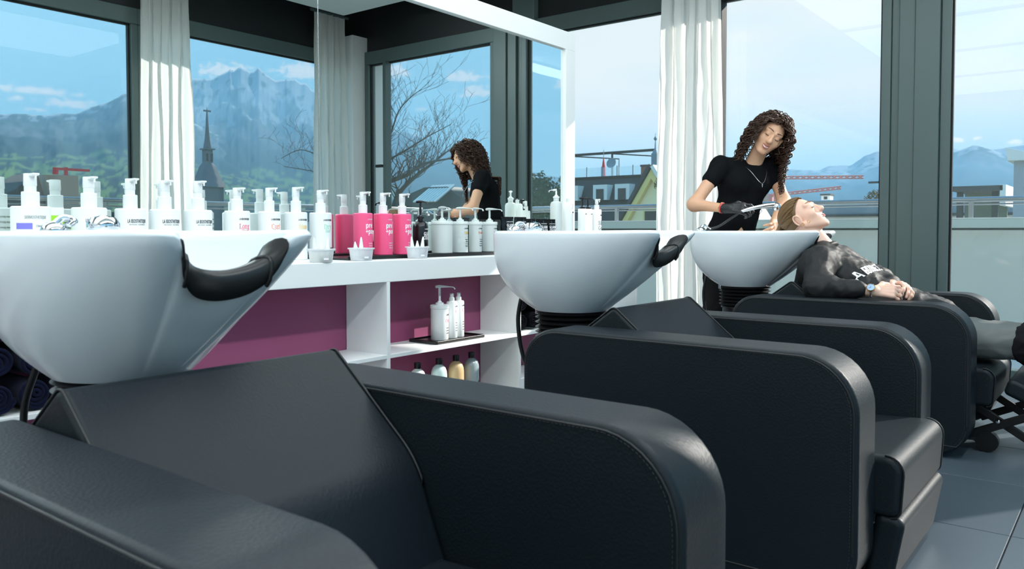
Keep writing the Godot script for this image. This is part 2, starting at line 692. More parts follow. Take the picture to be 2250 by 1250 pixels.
# ------------------------------------------------------------------ the room
func build_room():
	# floor: a bed of grout with single tiles on it
	var fl := struct_root("floor")
	part(fl, "floor_bed", box_mesh(Vector3(-2.6, -0.3, -6.3), Vector3(6.1, -0.006, 1.2)), M.grout)
	var tm := rbox_mesh(Vector3(-0.3015, -0.012, -0.3015), Vector3(0.3015, 0.0, 0.3015), 0.002, 1)
	for i in range(-10, 6):
		for j in range(-10, 3):
			var x := 2.95 + 0.607 * (i + 0.5)
			var z := -0.297 + 0.607 * (j + 0.5)
			if x < -2.3 or x > 6.1 or z < -6.2 or z > 1.25:
				continue
			part(fl, "tile", tm, M.tile if (i * 7 + j * 3) % 3 else M.tile_2, Transform3D(Basis.IDENTITY, Vector3(x, 0, z)))
	# ceiling with a dark recess along the windows
	var ce := struct_root("ceiling")
	part(ce, "ceiling_panel", box_mesh(Vector3(-2.6, 3.1, -6.3), Vector3(5.41, 3.16, 0.52)), M.ceiling_paint)
	part(ce, "ceiling_slab", box_mesh(Vector3(-2.7, 3.34, -6.4), Vector3(6.2, 3.6, 1.3)), M.frame_dark)
	var edge := MB.new()
	edge.box(Vector3(5.40, 3.1005, -6.3), Vector3(5.415, 3.34, 0.52))
	edge.box(Vector3(-2.6, 3.1005, 0.51), Vector3(5.415, 3.34, 0.525))
	part(ce, "recess_edge", edge.mesh(), M.ceiling_paint)
	struct_mesh("wall_left", box_mesh(Vector3(-2.8, -0.3, -6.3), Vector3(-2.6, 3.5, 1.2)), M.white_paint)
	struct_mesh("wall_far", box_mesh(Vector3(-2.8, -0.3, -6.5), Vector3(6.1, 3.5, -6.3)), M.white_paint)
	# dark headers above the glass, the corner column, the pillars
	struct_mesh("trim_1", box_mesh(Vector3(GLASS_X + 0.02, HEAD_Y + 0.13, -6.4), Vector3(GLASS_X + 0.3, 3.5, 1.3)), M.frame_dark)
	struct_mesh("trim_2", box_mesh(Vector3(-2.8, HEAD_Y + 0.13, GLASS_Z + 0.02), Vector3(GLASS_X + 0.02, 3.5, GLASS_Z + 0.3)), M.frame_dark)
	struct_mesh("trim_3", box_mesh(Vector3(5.72, 0, 0.74), Vector3(GLASS_X + 0.3, 3.0, GLASS_Z + 0.3)), M.white_paint)
	var pil := MB.new()
	pil.rbox(Vector3(0.30, 3.34, 0.15), 0.006, 1, Transform3D(Basis.IDENTITY, Vector3(6.0, 1.67, -1.11)))
	pil.rbox(Vector3(0.16, 3.34, 0.10), 0.006, 1, Transform3D(Basis.IDENTITY, Vector3(5.95, 1.67, -1.235)))
	pil.rbox(Vector3(0.10, 3.34, 0.05), 0.004, 1, Transform3D(Basis.IDENTITY, Vector3(5.95, 1.67, -1.31)))
	struct_mesh("trim_4", pil.mesh(), M.frame_steel)
	struct_mesh("trim_5", rbox_mesh(Vector3(5.85, 0, -4.52), Vector3(6.15, 3.34, -4.28), 0.006, 1), M.frame_steel)
	# windows: frames with panes; across z on the right hand, across x behind the chairs
	window_z("window_1", -1.035, 0.74)
	window_z("window_2", -4.28, -1.335)
	window_z("window_3", -6.3, -4.52)
	window_x("window_4", -2.6, 0.66)
	window_x("window_5", 0.66, 3.55)
	window_x("window_6", 3.55, 5.72)
	# narrow casement bars and a handle, as the glazing has
	var cas := struct_root("trim_6")
	part(cas, "casement_bar", rbox_mesh(Vector3(5.86, 0.06, 0.40), Vector3(5.94, HEAD_Y, 0.445), 0.004, 1), M.frame_steel)
	part(cas, "casement_handle", rbox_mesh(Vector3(5.84, 1.62, 0.44), Vector3(5.875, 1.65, 0.54), 0.006, 1), M.frame_dark)
	struct_mesh("trim_7", rbox_mesh(Vector3(5.86, 0.06, -2.56), Vector3(5.96, HEAD_Y, -2.525), 0.004, 1), M.gasket)
	# curtains
	curtain("curtain", "white curtain bunched by the window behind the dark-haired hairdresser", Vector3(5.70, 0, -2.98), Vector3(5.70, 0, -2.43), 3.1, 5)
	curtain("curtain", "white curtain drawn against the window post, seen left in the mirror", Vector3(3.47, 0, 0.84), Vector3(3.97, 0, 0.84), 3.16, 5)
	curtain("curtain", "white curtain in the window corner, seen in the mirror by its seam", Vector3(5.24, 0, 0.80), Vector3(5.70, 0, 0.80), 3.16, 5)
	# the long mirror on its partition
	struct_mesh("wall_mirror", box_mesh(Vector3(-2.6, 0, MIRROR_Z - 0.13), Vector3(4.375, 2.21, MIRROR_Z - 0.012)), M.white_lacquer)
	var mi := thing("wall_mirror_panel", "long white-framed mirror above the counter, in two sheets with a seam", "mirror", Vector3(0, 0.84, MIRROR_Z))
	part(mi, "mirror_glass", box_mesh(Vector3(-2.5, 0.0, -0.012), Vector3(2.333, 1.27, 0.0)), M.mirror_silver)
	part(mi, "mirror_glass", box_mesh(Vector3(2.337, 0.0, -0.012), Vector3(4.27, 1.27, 0.0)), M.mirror_silver)
	part(mi, "mirror_seam", box_mesh(Vector3(2.333, 0.0, -0.012), Vector3(2.337, 1.27, -0.001)), M.steel)
	part(mi, "frame_top", rbox_mesh(Vector3(-2.5, 1.262, -0.03), Vector3(4.375, 1.374, 0.02), 0.003, 1), M.white_lacquer)
	part(mi, "frame_side", rbox_mesh(Vector3(4.268, 0.0, -0.03), Vector3(4.375, 1.263, 0.02), 0.003, 1), M.white_lacquer)
	unseen_track_lamp()
	# broad lit ceiling panels out of view, placed to brighten the whole room
	for k in 4:
		ceiling_panel(k, Vector3([-1.65, 0.15, 1.95, 3.75][k], 3.1, -1.7))

func unseen_track_lamp():  # out of view, placed to brighten the counter front and mirror wall
	var t := thing("unseen_track_lamp", "unseen long track lamp under the ceiling by the windows, placed to light the counter front and mirror wall", "light", Vector3(1.3, 3.098, 0.36))
	part(t, "lamp_housing", rbox_mesh(Vector3(-2.85, -0.05, -0.05), Vector3(2.85, 0.0, 0.09), 0.008, 1), M.white_paint)
	var e := StandardMaterial3D.new()
	e.albedo_color = Color(0.9, 0.9, 0.9)
	e.emission_enabled = true
	e.emission = Color(0.96, 0.99, 1.0)
	e.emission_energy_multiplier = 1.5
	var q := Transform3D(Basis(Vector3.RIGHT, -0.46), Vector3(0, -0.075, -0.045))
	var d := MB.new()
	d.rbox(Vector3(5.6, 0.11, 0.008), 0.003, 1, q)
	part(t, "lamp_diffuser", d.mesh(), e)
	var li := AreaLight3D.new()
	li.name = "lamp_glow"
	li.area_size = Vector2(5.6, 0.11)
	li.light_color = Color(0.95, 0.985, 1.0)
	li.light_energy = 9.0
	li.area_range = 16.0
	li.shadow_enabled = true
	t.add_child(li)
	li.transform = q * Transform3D(Basis.IDENTITY, Vector3(0, 0, -0.008))

func ceiling_panel(k: int, at: Vector3):  # unseen light panel overhead, lifts the general brightness of the room
	var t := thing("unseen_ceiling_light", "broad square ceiling light out of view, placed to brighten the room, %s" % ["left of the camera", "above the nearest shampoo chair", "above the middle shampoo chair", "above the far shampoo chair"][k], "light", at, 0.0, "unseen ceiling lights")
	var h := 0.88
	var fr := MB.new()
	fr.box(Vector3(-h, -0.03, -h), Vector3(h, 0.0, -h + 0.03))
	fr.box(Vector3(-h, -0.03, h - 0.03), Vector3(h, 0.0, h))
	fr.box(Vector3(-h, -0.03, -h + 0.03), Vector3(-h + 0.03, 0.0, h - 0.03))
	fr.box(Vector3(h - 0.03, -0.03, -h + 0.03), Vector3(h, 0.0, h - 0.03))
	part(t, "lamp_frame", fr.mesh(), M.steel)
	var e := StandardMaterial3D.new()
	e.albedo_color = Color(0.9, 0.9, 0.9)
	e.emission_enabled = true
	e.emission = Color(0.96, 0.99, 1.0)
	e.emission_energy_multiplier = 0.7
	part(t, "lamp_diffuser", box_mesh(Vector3(-h + 0.03, -0.015, -h + 0.03), Vector3(h - 0.03, -0.005, h - 0.03)), e)
	var li := AreaLight3D.new()
	li.name = "lamp_glow"
	li.area_size = Vector2(1.68, 1.68)
	li.light_color = Color(0.95, 0.985, 1.0)
	li.light_energy = 1.7
	li.area_range = 14.0
	li.shadow_enabled = true
	t.add_child(li)
	li.position = Vector3(0, -0.02, 0)
	li.rotation.x = -PI / 2

func window_z(called: String, z0: float, z1: float):
	var w := struct_root(called)
	var x0 := GLASS_X - 0.02
	var x1 := GLASS_X + 0.08
	part(w, "frame_head", rbox_mesh(Vector3(x0, HEAD_Y, z0), Vector3(x1 + 0.02, HEAD_Y + 0.135, z1), 0.006, 1), M.frame_steel)
	part(w, "frame_sill", rbox_mesh(Vector3(x0, -0.01, z0), Vector3(x1, 0.09, z1), 0.006, 1), M.frame_steel)
	part(w, "frame_jamb", rbox_mesh(Vector3(x0, 0.08, z0), Vector3(x1, HEAD_Y, z0 + 0.06), 0.006, 1), M.frame_steel)
	part(w, "frame_jamb", rbox_mesh(Vector3(x0, 0.08, z1 - 0.06), Vector3(x1, HEAD_Y, z1), 0.006, 1), M.frame_steel)
	var gk := MB.new()
	gk.box(Vector3(x0 + 0.03, HEAD_Y - 0.012, z0 + 0.06), Vector3(x0 + 0.06, HEAD_Y, z1 - 0.06))
	gk.box(Vector3(x0 + 0.03, 0.09, z0 + 0.06), Vector3(x0 + 0.06, HEAD_Y, z0 + 0.072))
	gk.box(Vector3(x0 + 0.03, 0.09, z1 - 0.072), Vector3(x0 + 0.06, HEAD_Y, z1 - 0.06))
	part(w, "gasket", gk.mesh(), M.gasket)
	part(w, "window_pane", box_mesh(Vector3(GLASS_X + 0.03, 0.09, z0 + 0.06), Vector3(GLASS_X + 0.031, HEAD_Y, z1 - 0.06)), M.pane)

func window_x(called: String, x0: float, x1: float):
	var w := struct_root(called)
	var z0 := GLASS_Z - 0.02
	var z1 := GLASS_Z + 0.08
	part(w, "frame_head", rbox_mesh(Vector3(x0, HEAD_Y, z0), Vector3(x1, HEAD_Y + 0.135, z1 + 0.02), 0.006, 1), M.frame_steel)
	part(w, "frame_sill", rbox_mesh(Vector3(x0, -0.01, z0), Vector3(x1, 0.09, z1), 0.006, 1), M.frame_steel)
	part(w, "frame_jamb", rbox_mesh(Vector3(x0, 0.08, z0), Vector3(x0 + 0.06, HEAD_Y, z1), 0.006, 1), M.frame_steel)
	part(w, "frame_jamb", rbox_mesh(Vector3(x1 - 0.06, 0.08, z0), Vector3(x1, HEAD_Y, z1), 0.006, 1), M.frame_steel)
	var gk := MB.new()
	gk.box(Vector3(x0 + 0.06, HEAD_Y - 0.012, z0 + 0.03), Vector3(x1 - 0.06, HEAD_Y, z0 + 0.06))
	gk.box(Vector3(x0 + 0.06, 0.09, z0 + 0.03), Vector3(x0 + 0.072, HEAD_Y, z0 + 0.06))
	gk.box(Vector3(x1 - 0.072, 0.09, z0 + 0.03), Vector3(x1 - 0.06, HEAD_Y, z0 + 0.06))
	part(w, "gasket", gk.mesh(), M.gasket)
	part(w, "window_pane", box_mesh(Vector3(x0 + 0.06, 0.09, GLASS_Z + 0.03), Vector3(x1 - 0.06, HEAD_Y, GLASS_Z + 0.031)), M.pane)

func curtain(called: String, label: String, a: Vector3, b: Vector3, top: float, folds: int):
	var o := thing(called, label, "curtain", (a + b) * 0.5, 0.0, "white window curtains")
	var along := (b - a)
	var ln := along.length()
	along = along.normalized()
	var across := along.cross(Vector3.UP)
	var nz := FastNoiseLite.new()
	nz.seed = int(a.x * 100.0) + folds
	nz.frequency = 1.0
	var front := []
	var back := []
	for r in 40:
		var t := r / 39.0
		var y := 0.02 + (top - 0.02) * t
		var rf := PackedVector3Array()
		var rb := PackedVector3Array()
		var m := folds * 14
		var wide := lerpf(1.0, 0.86, smoothstep(0.3, 1.0, t))
		for i in m + 1:
			var u := float(i) / m
			var ph := u * folds * TAU + 1.3 * nz.get_noise_2d(u * 3.0, t * 1.2) * 2.0
			var amp := 0.036 * (0.75 + 0.6 * nz.get_noise_2d(u * 6.0, t * 0.8 + 9.0)) * lerpf(1.0, 0.55, smoothstep(0.85, 1.0, t))
			var off := sin(ph) * amp + 0.3 * amp * sin(2.0 * ph + 0.7)
			var s := (u - 0.5) * ln * wide + 0.012 * sin(2.0 * ph)
			var p := along * s + across * off + Vector3(0, y, 0)
			rf.append(p)
			rb.append(p + across * 0.0015)
		front.append(rf)
		back.append(rb)
	var mb := MB.new()
	mb.skin(front)
	part(o, "cloth", mb.mesh(), M.curtain)
	# the gathered header tape and the rail it hangs from
	part(o, "curtain_rail", rbox_mesh(along * (-ln * 0.5) + Vector3(-0.012, top, -0.012), along * (ln * 0.5) + Vector3(0.012, top + 0.022, 0.012), 0.003, 1), M.frame_steel)

# ------------------------------------------------------------------ the counter under the mirror
func build_counter():
	var fz := -2.42
	var top := 0.840
	var wt := thing("worktop", "long thick white counter top under the mirror", "counter", Vector3(0.9, 0.0, -2.65))
	part(wt, "worktop_slab", rbox_mesh(Vector3(-3.4, 0.750, -0.239), Vector3(3.484, top, 0.23), 0.003, 1), M.white_lacquer)
	var u := thing("shelf_unit", "white open shelf unit with plum back panels below the counter top", "shelf", Vector3(0.9, 0.0, -2.65))
	var o := Vector3(0.9, 0.0, -2.65)
	var divs := [-1.255, -0.365, 0.525, 1.415, 2.305, 3.195, 4.085, 4.373]
	for x in divs:
		part(u, "divider", rbox_mesh(Vector3(x - 0.009, 0.10, -2.67) - o, Vector3(x + 0.009, 0.750, fz + 0.001) - o, 0.0015, 1), M.white_lacquer)
	for i in divs.size() - 2:
		var x0: float = divs[i] + 0.009
		var x1: float = divs[i + 1] - 0.009
		part(u, "shelf", rbox_mesh(Vector3(x0, 0.436, -2.67) - o, Vector3(x1, 0.452, fz) - o, 0.0015, 1), M.white_lacquer)
		part(u, "bottom_board", rbox_mesh(Vector3(x0, 0.124, -2.67) - o, Vector3(x1, 0.142, fz) - o, 0.0015, 1), M.white_lacquer)
		part(u, "back_panel", box_mesh(Vector3(x0, 0.142, -2.69) - o, Vector3(x1, 0.75, -2.671) - o), M.plum)
	# a raised base in the cell beside the end panel
	part(u, "raised_base", rbox_mesh(Vector3(3.205, 0.142, -2.67) - o, Vector3(4.075, 0.222, fz - 0.003) - o, 0.002, 1), M.white_lacquer)
	part(u, "end_panel", rbox_mesh(Vector3(4.095, 0.124, -2.67) - o, Vector3(4.364, 0.750, fz) - o, 0.002, 1), M.white_lacquer)
	part(u, "plinth", box_mesh(Vector3(-1.25, 0.0, -2.67) - o, Vector3(4.36, 0.124, fz - 0.05) - o), M.white_lacquer)

# ------------------------------------------------------------------ the shampoo chairs
const CHAIR_X := [0.84, 2.54, 4.24]

func build_chairs():
	var said := [
		"black leather shampoo chair nearest the camera, cut off by the photo's edge",
		"empty black leather shampoo chair in the middle of the three",
		"black leather shampoo chair with the woman lying in it"]
	for k in 3:
		var t := thing("shampoo_chair", said[k], "chair", Vector3(CHAIR_X[k], 0, -1.0), 0.0, "black shampoo chairs")
		for s in [-1.0, 1.0]:
			armrest(t, s)
		backrest(t)
		seat(t, k == 2)

func armrest(t: Node3D, s: float):
	# outline in (z, y) of the upholstered side panel
	var pts := [Vector2(-0.575, 0.015), Vector2(0.465, 0.015), Vector2(0.465, 0.648), Vector2(-0.575, 0.648)]
	var ol := round_outline(pts, [0.05, 0.13, 0.15, 0.12], 10)
	var mb := MB.new()
	# local x of the slab = z of the chair, local y = y, local z = -x of the chair
	var tr := Transform3D(Basis(Vector3(0, 0, 1), Vector3(0, 1, 0), Vector3(-1, 0, 0)), Vector3(s * 0.3625, 0, 0))
	mb.slab(ol, 0.165, 0.012, 4, tr)
	var a := part(t, "armrest", mb.mesh(), M.leather)
	# welts along the two edges
	for q in [-1.0, 1.0]:
		var path := PackedVector3Array()
		for p in ol:
			if p.y > 0.05:
				path.append(Vector3(s * 0.3625 + q * 0.0775, p.y - 0.004, p.x * 0.994))
		# start the welt at the front foot
		var best := 0
		for i in path.size():
			if path[i].z > path[best].z or (is_equal_approx(path[i].z, path[best].z) and path[i].y < path[best].y):
				best = i
		var seq := PackedVector3Array()
		for i in path.size():
			seq.append(path[(best + i) % path.size()])
		var ins := PackedVector3Array()
		for i in seq.size():
			var c := Vector3(seq[i].x, 0.33, -0.05)
			var dir := (c - seq[i]).normalized()
			ins.append(seq[i] + dir * 0.010 + Vector3(q * 0.0045, 0, 0))
		part(a, "welt", tube_mesh(ins, 0.0028, 6), M.leather_seam)
	# stitches beside the outer welts, small and even
	for q in [-1.0, 1.0]:
		var st := MB.new()
		var prev := Vector3.ZERO
		var acc := 0.0
		for i in ol.size() + 1:
			var p2: Vector2 = ol[i % ol.size()]
			var p := Vector3(s * 0.3625 + q * 0.0838, p2.y, p2.x)
			var c := Vector3(p.x, 0.33, -0.05)
			p += (c - p).normalized() * 0.02
			if i > 0:
				var d := p - prev
				var ln := d.length()
				var at := 0.0
				while at < ln - 0.004:
					if p2.y > 0.04:
						var m0 := prev + d.normalized() * at
						st.tube(PackedVector3Array([m0, m0 + d.normalized() * 0.0045]), PackedFloat32Array([0.0008, 0.0008]), 3, false)
					at += 0.0085
			prev = p
		var so := part(a, "stitching", st.mesh(), M.thread)
		so.set_meta("kind", "stuff")

func backrest(t: Node3D):
	# side profile in (z, y): a wedge leaning on the basin
	var pts := [Vector2(-0.47, 0.55), Vector2(-0.20, 0.30), Vector2(0.0, 0.30), Vector2(-0.095, 0.52), Vector2(-0.335, 0.716), Vector2(-0.445, 0.635)]
	var ol := round_outline(pts, [0.03, 0.02, 0.03, 0.20, 0.022, 0.03], 7)
	var mb := MB.new()
	var tr := Transform3D(Basis(Vector3(0, 0, 1), Vector3(0, 1, 0), Vector3(-1, 0, 0)), Vector3(0, 0, 0))
	mb.slab(ol, 0.556, 0.014, 4, tr)
	var b := part(t, "backrest", mb.mesh(), M.leather)
	for q in [-1.0, 1.0]:
		var path := PackedVector3Array()
		for i in ol.size():
			var p: Vector2 = ol[i]
			path.append(Vector3(q * 0.2735, p.y * 1.0, p.x) + Vector3(0, 0.0, 0))
		var up := PackedVector3Array()
		for p in path:
			if p.y > 0.4:
				up.append(p)
		part(b, "welt", tube_mesh(up, 0.003, 6), M.leather_seam)

func seat(t: Node3D, raised: bool):
	var mb := MB.new()
	var pts := [Vector2(-0.10, 0.215), Vector2(0.525, 0.205), Vector2(0.535, 0.372), Vector2(-0.05, 0.345)]
	var ol := round_outline(pts, [0.02, 0.025, 0.045, 0.02], 6)
	var tr := Transform3D(Basis(Vector3(0, 0, 1), Vector3(0, 1, 0), Vector3(-1, 0, 0)), Vector3(0, 0, 0))
	mb.slab(ol, 0.552, 0.02, 4, tr)
	var s := part(t, "seat", mb.mesh(), M.leather)
	for q in [-1.0, 1.0]:
		var path := PackedVector3Array()
		for p in ol:
			if p.x > 0.3:
				path.append(Vector3(q * 0.268, p.y, p.x))
		part(s, "welt", tube_mesh(path, 0.003, 6), M.leather_seam)
	# underframe
	part(t, "underframe", rbox_mesh(Vector3(-0.27, 0.03, -0.45), Vector3(0.27, 0.2, 0.36), 0.01, 1), M.black_plastic)
	var fp := [Vector2(-0.02, -0.19), Vector2(0.055, -0.19), Vector2(0.075, 0.0), Vector2(0.0, 0.0)]
	var fo := round_outline(fp, [0.02, 0.035, 0.025, 0.02], 6)
	var fm := MB.new()
	fm.slab(fo, 0.545, 0.02, 4, Transform3D(Basis(Vector3(0, 0, 1), Vector3(0, 1, 0), Vector3(-1, 0, 0)), Vector3.ZERO))
	if not raised:
		var f := part(t, "footrest", fm.mesh(), M.leather, Transform3D(Basis(Vector3.RIGHT, 0.07), Vector3(0, 0.212, 0.465)))
		part(f, "hinge", rbox_mesh(Vector3(-0.26, -0.03, -0.06), Vector3(-0.22, 0.0, 0.0), 0.006, 1), M.black_plastic)
	else:
		# swung up under the calves, on its two-armed linkage
		part(t, "footrest", fm.mesh(), M.leather, Transform3D(Basis(Vector3.RIGHT, -1.25), Vector3(0, 0.27, 0.56)))
		for q in [-1.0, 1.0]:
			var la := MB.new()
			la.rbox(Vector3(0.012, 0.035, 0.34), 0.004, 1, Transform3D(Basis(Vector3.RIGHT, 0.55), Vector3(q * 0.2, 0.15, 0.52)))
			la.rbox(Vector3(0.012, 0.035, 0.32), 0.004, 1, Transform3D(Basis(Vector3.RIGHT, -0.45), Vector3(q * 0.216, 0.13, 0.56)))
			part(t, "linkage_arm", la.mesh(), M.black_plastic)
			for bz in [0.42, 0.54, 0.66]:
				part(t, "bolt", lathe_mesh(V2([0.0, -0.004, 0.008, -0.004, 0.008, 0.003, 0.0, 0.004]), 10, Transform3D(Basis(Vector3.BACK, -PI / 2 * q), Vector3(q * 0.226, 0.14, bz))), M.chrome)
		part(t, "roller", lathe_mesh(V2([0.0, -0.02, 0.045, -0.02, 0.045, 0.02, 0.0, 0.02]), 16, Transform3D(Basis(Vector3.BACK, PI / 2), Vector3(-0.21, 0.046, 0.50))), M.black_plastic)

# ------------------------------------------------------------------ the wash basins
func build_basins():
	var said := [
		"large white wash basin nearest the camera, with a black neck rest",
		"white wash basin of the middle chair, with a black hose behind",
		"white wash basin under the reclining woman's head"]
	for k in 3:
		var t := thing("wash_basin", said[k], "basin", Vector3(CHAIR_X[k], 0, -1.68), 0.0, "white wash basins")
		bowl(t, k)

# rim plan at parameter u (0..1 starting at the back, going round over +x); returns (x, y, z)
func rim_point(u: float) -> Vector3:
	var a := TAU * u
	# a = 0 back (-z), PI front (+z)
	var key := [  # angle in turns, x, z, y
		[0.0, 0.0, -0.285, 0.96], [0.07, 0.118, -0.270, 0.96], [0.14, 0.205, -0.205, 0.96], [0.21, 0.246, -0.095, 0.96], [0.28, 0.250, 0.04, 0.96],
		[0.33, 0.232, 0.17, 0.96], [0.365, 0.208, 0.28, 0.961], [0.395, 0.184, 0.365, 0.962], [0.410, 0.168, 0.408, 0.962], [0.422, 0.150, 0.428, 0.962], [0.434, 0.128, 0.432, 0.960], [0.444, 0.112, 0.424, 0.952], [0.454, 0.102, 0.410, 0.935], [0.466, 0.088, 0.394, 0.908], [0.482, 0.052, 0.372, 0.886], [0.5, 0.0, 0.362, 0.878]]
	var m := u if u <= 0.5 else 1.0 - u
	var sg := 1.0 if u <= 0.5 else -1.0
	var i := 0
	while i < key.size() - 2 and m > key[i + 1][0]:
		i += 1
	var f: float = (m - key[i][0]) / (key[i + 1][0] - key[i][0])
	var g := func(j: int, c: int) -> float:
		if j < 0:
			return -key[-j][c] if c == 1 else key[-j][c]
		if j >= key.size():
			var r: int = 2 * (key.size() - 1) - j
			return -key[r][c] if c == 1 else key[r][c]
		return key[j][c]
	var out := Vector3.ZERO
	for c in [1, 2, 3]:
		var val: float = cubic_interpolate(g.call(i, c), g.call(i + 1, c), g.call(i - 1, c), g.call(i + 2, c), f)
		if c == 1:
			out.x = val * sg
		elif c == 2:
			out.z = val
		else:
			out.y = val
	return out

func bowl(t: Node3D, k: int):
	var m := 120
	var outer := []
	var rows := 16
	var rim := PackedVector3Array()
	var foot := PackedVector3Array()
	for i in m:
		var u := float(i) / m
		rim.append(rim_point(u))
		var r := rim[i]
		var a := atan2(r.x, -r.z)
		foot.append(Vector3(0.134 * sin(a), 0.664, -0.134 * cos(a)))
	# outside, from the foot up to the rim
	for j in rows + 1:
		var q := float(j) / rows
		var row := PackedVector3Array()
		for i in m:
			var r := rim[i]
			var f := foot[i]
			# back and sides bulge early, the front sweeps up in a straight line
			var front := smoothstep(-0.20, 0.46, r.z)
			var hor := 1.0 - pow(1.0 - q, lerpf(3.0, 1.15, front))
			row.append(Vector3(lerpf(f.x, r.x, hor), lerpf(f.y, r.y - 0.012, q), lerpf(f.z, r.z, hor)))
		outer.append(row)
	# over the lip and down inside
	var c := Vector3(0, 0, 0.02)
	for s in [[0.004, 0.006], [0.010, 0.0], [0.020, 0.0], [0.027, 0.008], [0.031, 0.022]]:
		var row := PackedVector3Array()
		for i in m:
			var r := rim[i]
			var d := Vector3(c.x - r.x, 0, c.z - r.z).normalized()
			row.append(r + d * s[0] - Vector3(0, s[1], 0))
		outer.append(row)
	# the inside keeps a wall's thickness within the outside
	for j in 9:
		var src: PackedVector3Array = outer[rows - 1 - int(j * 1.6)]
		var row := PackedVector3Array()
		for i in m:
			var pt := src[i]
			var d := Vector3(c.x - pt.x, 0, c.z - pt.z)
			row.append(pt + d.normalized() * minf(0.030, d.length() * 0.8) + Vector3(0, 0.004 + 0.0045 * j, 0))
		outer.append(row)
	var mb := MB.new()
	mb.skin(outer, true, true)
	# the flat foot
	var ring := PackedVector3Array()
	var mid := PackedVector3Array()
	for i in m:
		ring.append(foot[i])
		mid.append(Vector3(foot[i].x * 0.3, 0.664, foot[i].z * 0.3))
	mb.skin([mid, ring], true, true)
	var drain := PackedVector3Array()
	var drain2 := PackedVector3Array()
	for i in m:
		drain.append(outer[outer.size() - 1][i])
		drain2.append(Vector3(0, 0.735, 0.02))
	mb.skin([drain, drain2], true, true)
	part(t, "bowl", mb.mesh(), M.porcelain)
	part(t, "drain", lathe_mesh(V2([0.0, 0.735, 0.03, 0.735, 0.03, 0.741, 0.0, 0.741]), 20, Transform3D(Basis.IDENTITY, Vector3(0, 0.0, 0.02))), M.chrome)
	# neck rest: a black pad draped over the notch
	var pad := []
	var np := 28
	var section := [[0.004, -0.046], [-0.005, -0.034], [-0.010, -0.016], [-0.010, -0.002], [-0.005, 0.007], [0.006, 0.010], [0.024, 0.008], [0.040, 0.002], [0.054, -0.010], [0.063, -0.032], [0.066, -0.068]]
	for i in np + 1:
		var u := lerpf(0.5 - 0.047, 0.5 + 0.047, float(i) / np)
		var r := rim_point(u)
		var d := Vector3(-r.x * 0.55, 0, -0.30).normalized()
		var row := PackedVector3Array()
		var fall := 1.0 - 0.45 * pow(absf(2.0 * i / np - 1.0), 3.0)
		for s in section:
			row.append(r + d * s[0] + Vector3(0, s[1] * (fall if s[1] < 0 else 1.0), 0))
		pad.append(row)
	var pm := MB.new()
	pm.skin(pad, false, true)
	var inner_pad := []
	for row in pad:
		var rr := PackedVector3Array()
		var mid_p := Vector3.ZERO
		for p in row:
			mid_p += p
		mid_p /= row.size()
		for p in row:
			rr.append(p.lerp(mid_p, 0.12))
		inner_pad.append(rr)
	pm.skin(inner_pad, false, false)
	for e in [0, np]:
		pm.skin([pad[e], inner_pad[e]], false, e == 0)
	var nr := part(t, "neck_rest", pm.mesh(), M.rubber)
	for u in [0.5 - 0.03, 0.5 + 0.035]:
		var crease := PackedVector3Array()
		var r := rim_point(u)
		var d := Vector3(-r.x * 0.55, 0, -0.30).normalized()
		for s in section:
			crease.append(r + d * s[0] + Vector3(0, s[1], 0))
		part(nr, "rib", tube_mesh(crease, 0.004, 6), M.rubber)
	# bellows under the foot and the column
	var bel := []
	var y := 0.664
	for i in 6:
		bel.append(Vector2(0.118, y))
		bel.append(Vector2(0.137, y - 0.009))
		y -= 0.018
	bel.append(Vector2(0.118, y))
	bel.reverse()
	part(t, "bellows", lathe_mesh(bel, 40), M.rubber)
	part(t, "column", lathe_mesh(V2([0.0, 0.01, 0.16, 0.01, 0.16, 0.03, 0.118, 0.04, 0.118, y + 0.01, 0.10, y + 0.012]), 36), M.black_plastic)
	part(t, "collar", lathe_mesh(V2([0.118, y - 0.012, 0.126, y - 0.010, 0.126, y - 0.002, 0.118, y]), 36), M.black_plastic)
	# mixer tap: a lever on a rounded body, and the hand spray's seat
	var tap := part(t, "mixer_tap", lathe_mesh(V2([0.0, 0.945, 0.028, 0.945, 0.028, 0.962, 0.024, 0.972, 0.012, 0.980, 0.0, 0.982]), 24, Transform3D(Basis.IDENTITY, Vector3(-0.03, 0, -0.245))), M.chrome)
	var lev := MB.new()
	var lp := smooth_path([Vector3(-0.030, 0.972, -0.245), Vector3(-0.012, 0.990, -0.240), Vector3(0.005, 0.984, -0.225), Vector3(-0.02, 0.972, -0.195)], 6)
	var lr := PackedFloat32Array()
	for i in lp.size():
		lr.append(lerpf(0.017, 0.006, float(i) / (lp.size() - 1)))
	lev.tube(lp, lr, 12, true, 0.55)
	part(tap, "lever", lev.mesh(), M.chrome)
	if k < 2:
		var sp := part(t, "hand_spray", lathe_mesh(V2([0.0, 0.0, 0.030, 0.0, 0.036, 0.008, 0.036, 0.020, 0.026, 0.034, 0.0, 0.040]), 28, Transform3D(Basis.IDENTITY, Vector3(0.075, 0.957, -0.235))), M.chrome)
		part(sp, "spray_disc", lathe_mesh(V2([0.0, -0.003, 0.027, -0.003, 0.027, 0.001, 0.0, 0.001]), 24, Transform3D(Basis.IDENTITY, Vector3(0.075, 0.957, -0.235))), M.black_plastic)
	# the supply hose hanging at the back
	var hose := smooth_path([Vector3(0.02, 0.80, -0.235), Vector3(0.0, 0.72, -0.33), Vector3(-0.02, 0.62, -0.39), Vector3(-0.03, 0.50, -0.43), Vector3(-0.02, 0.25, -0.42), Vector3(0.0, 0.012, -0.36)], 8)
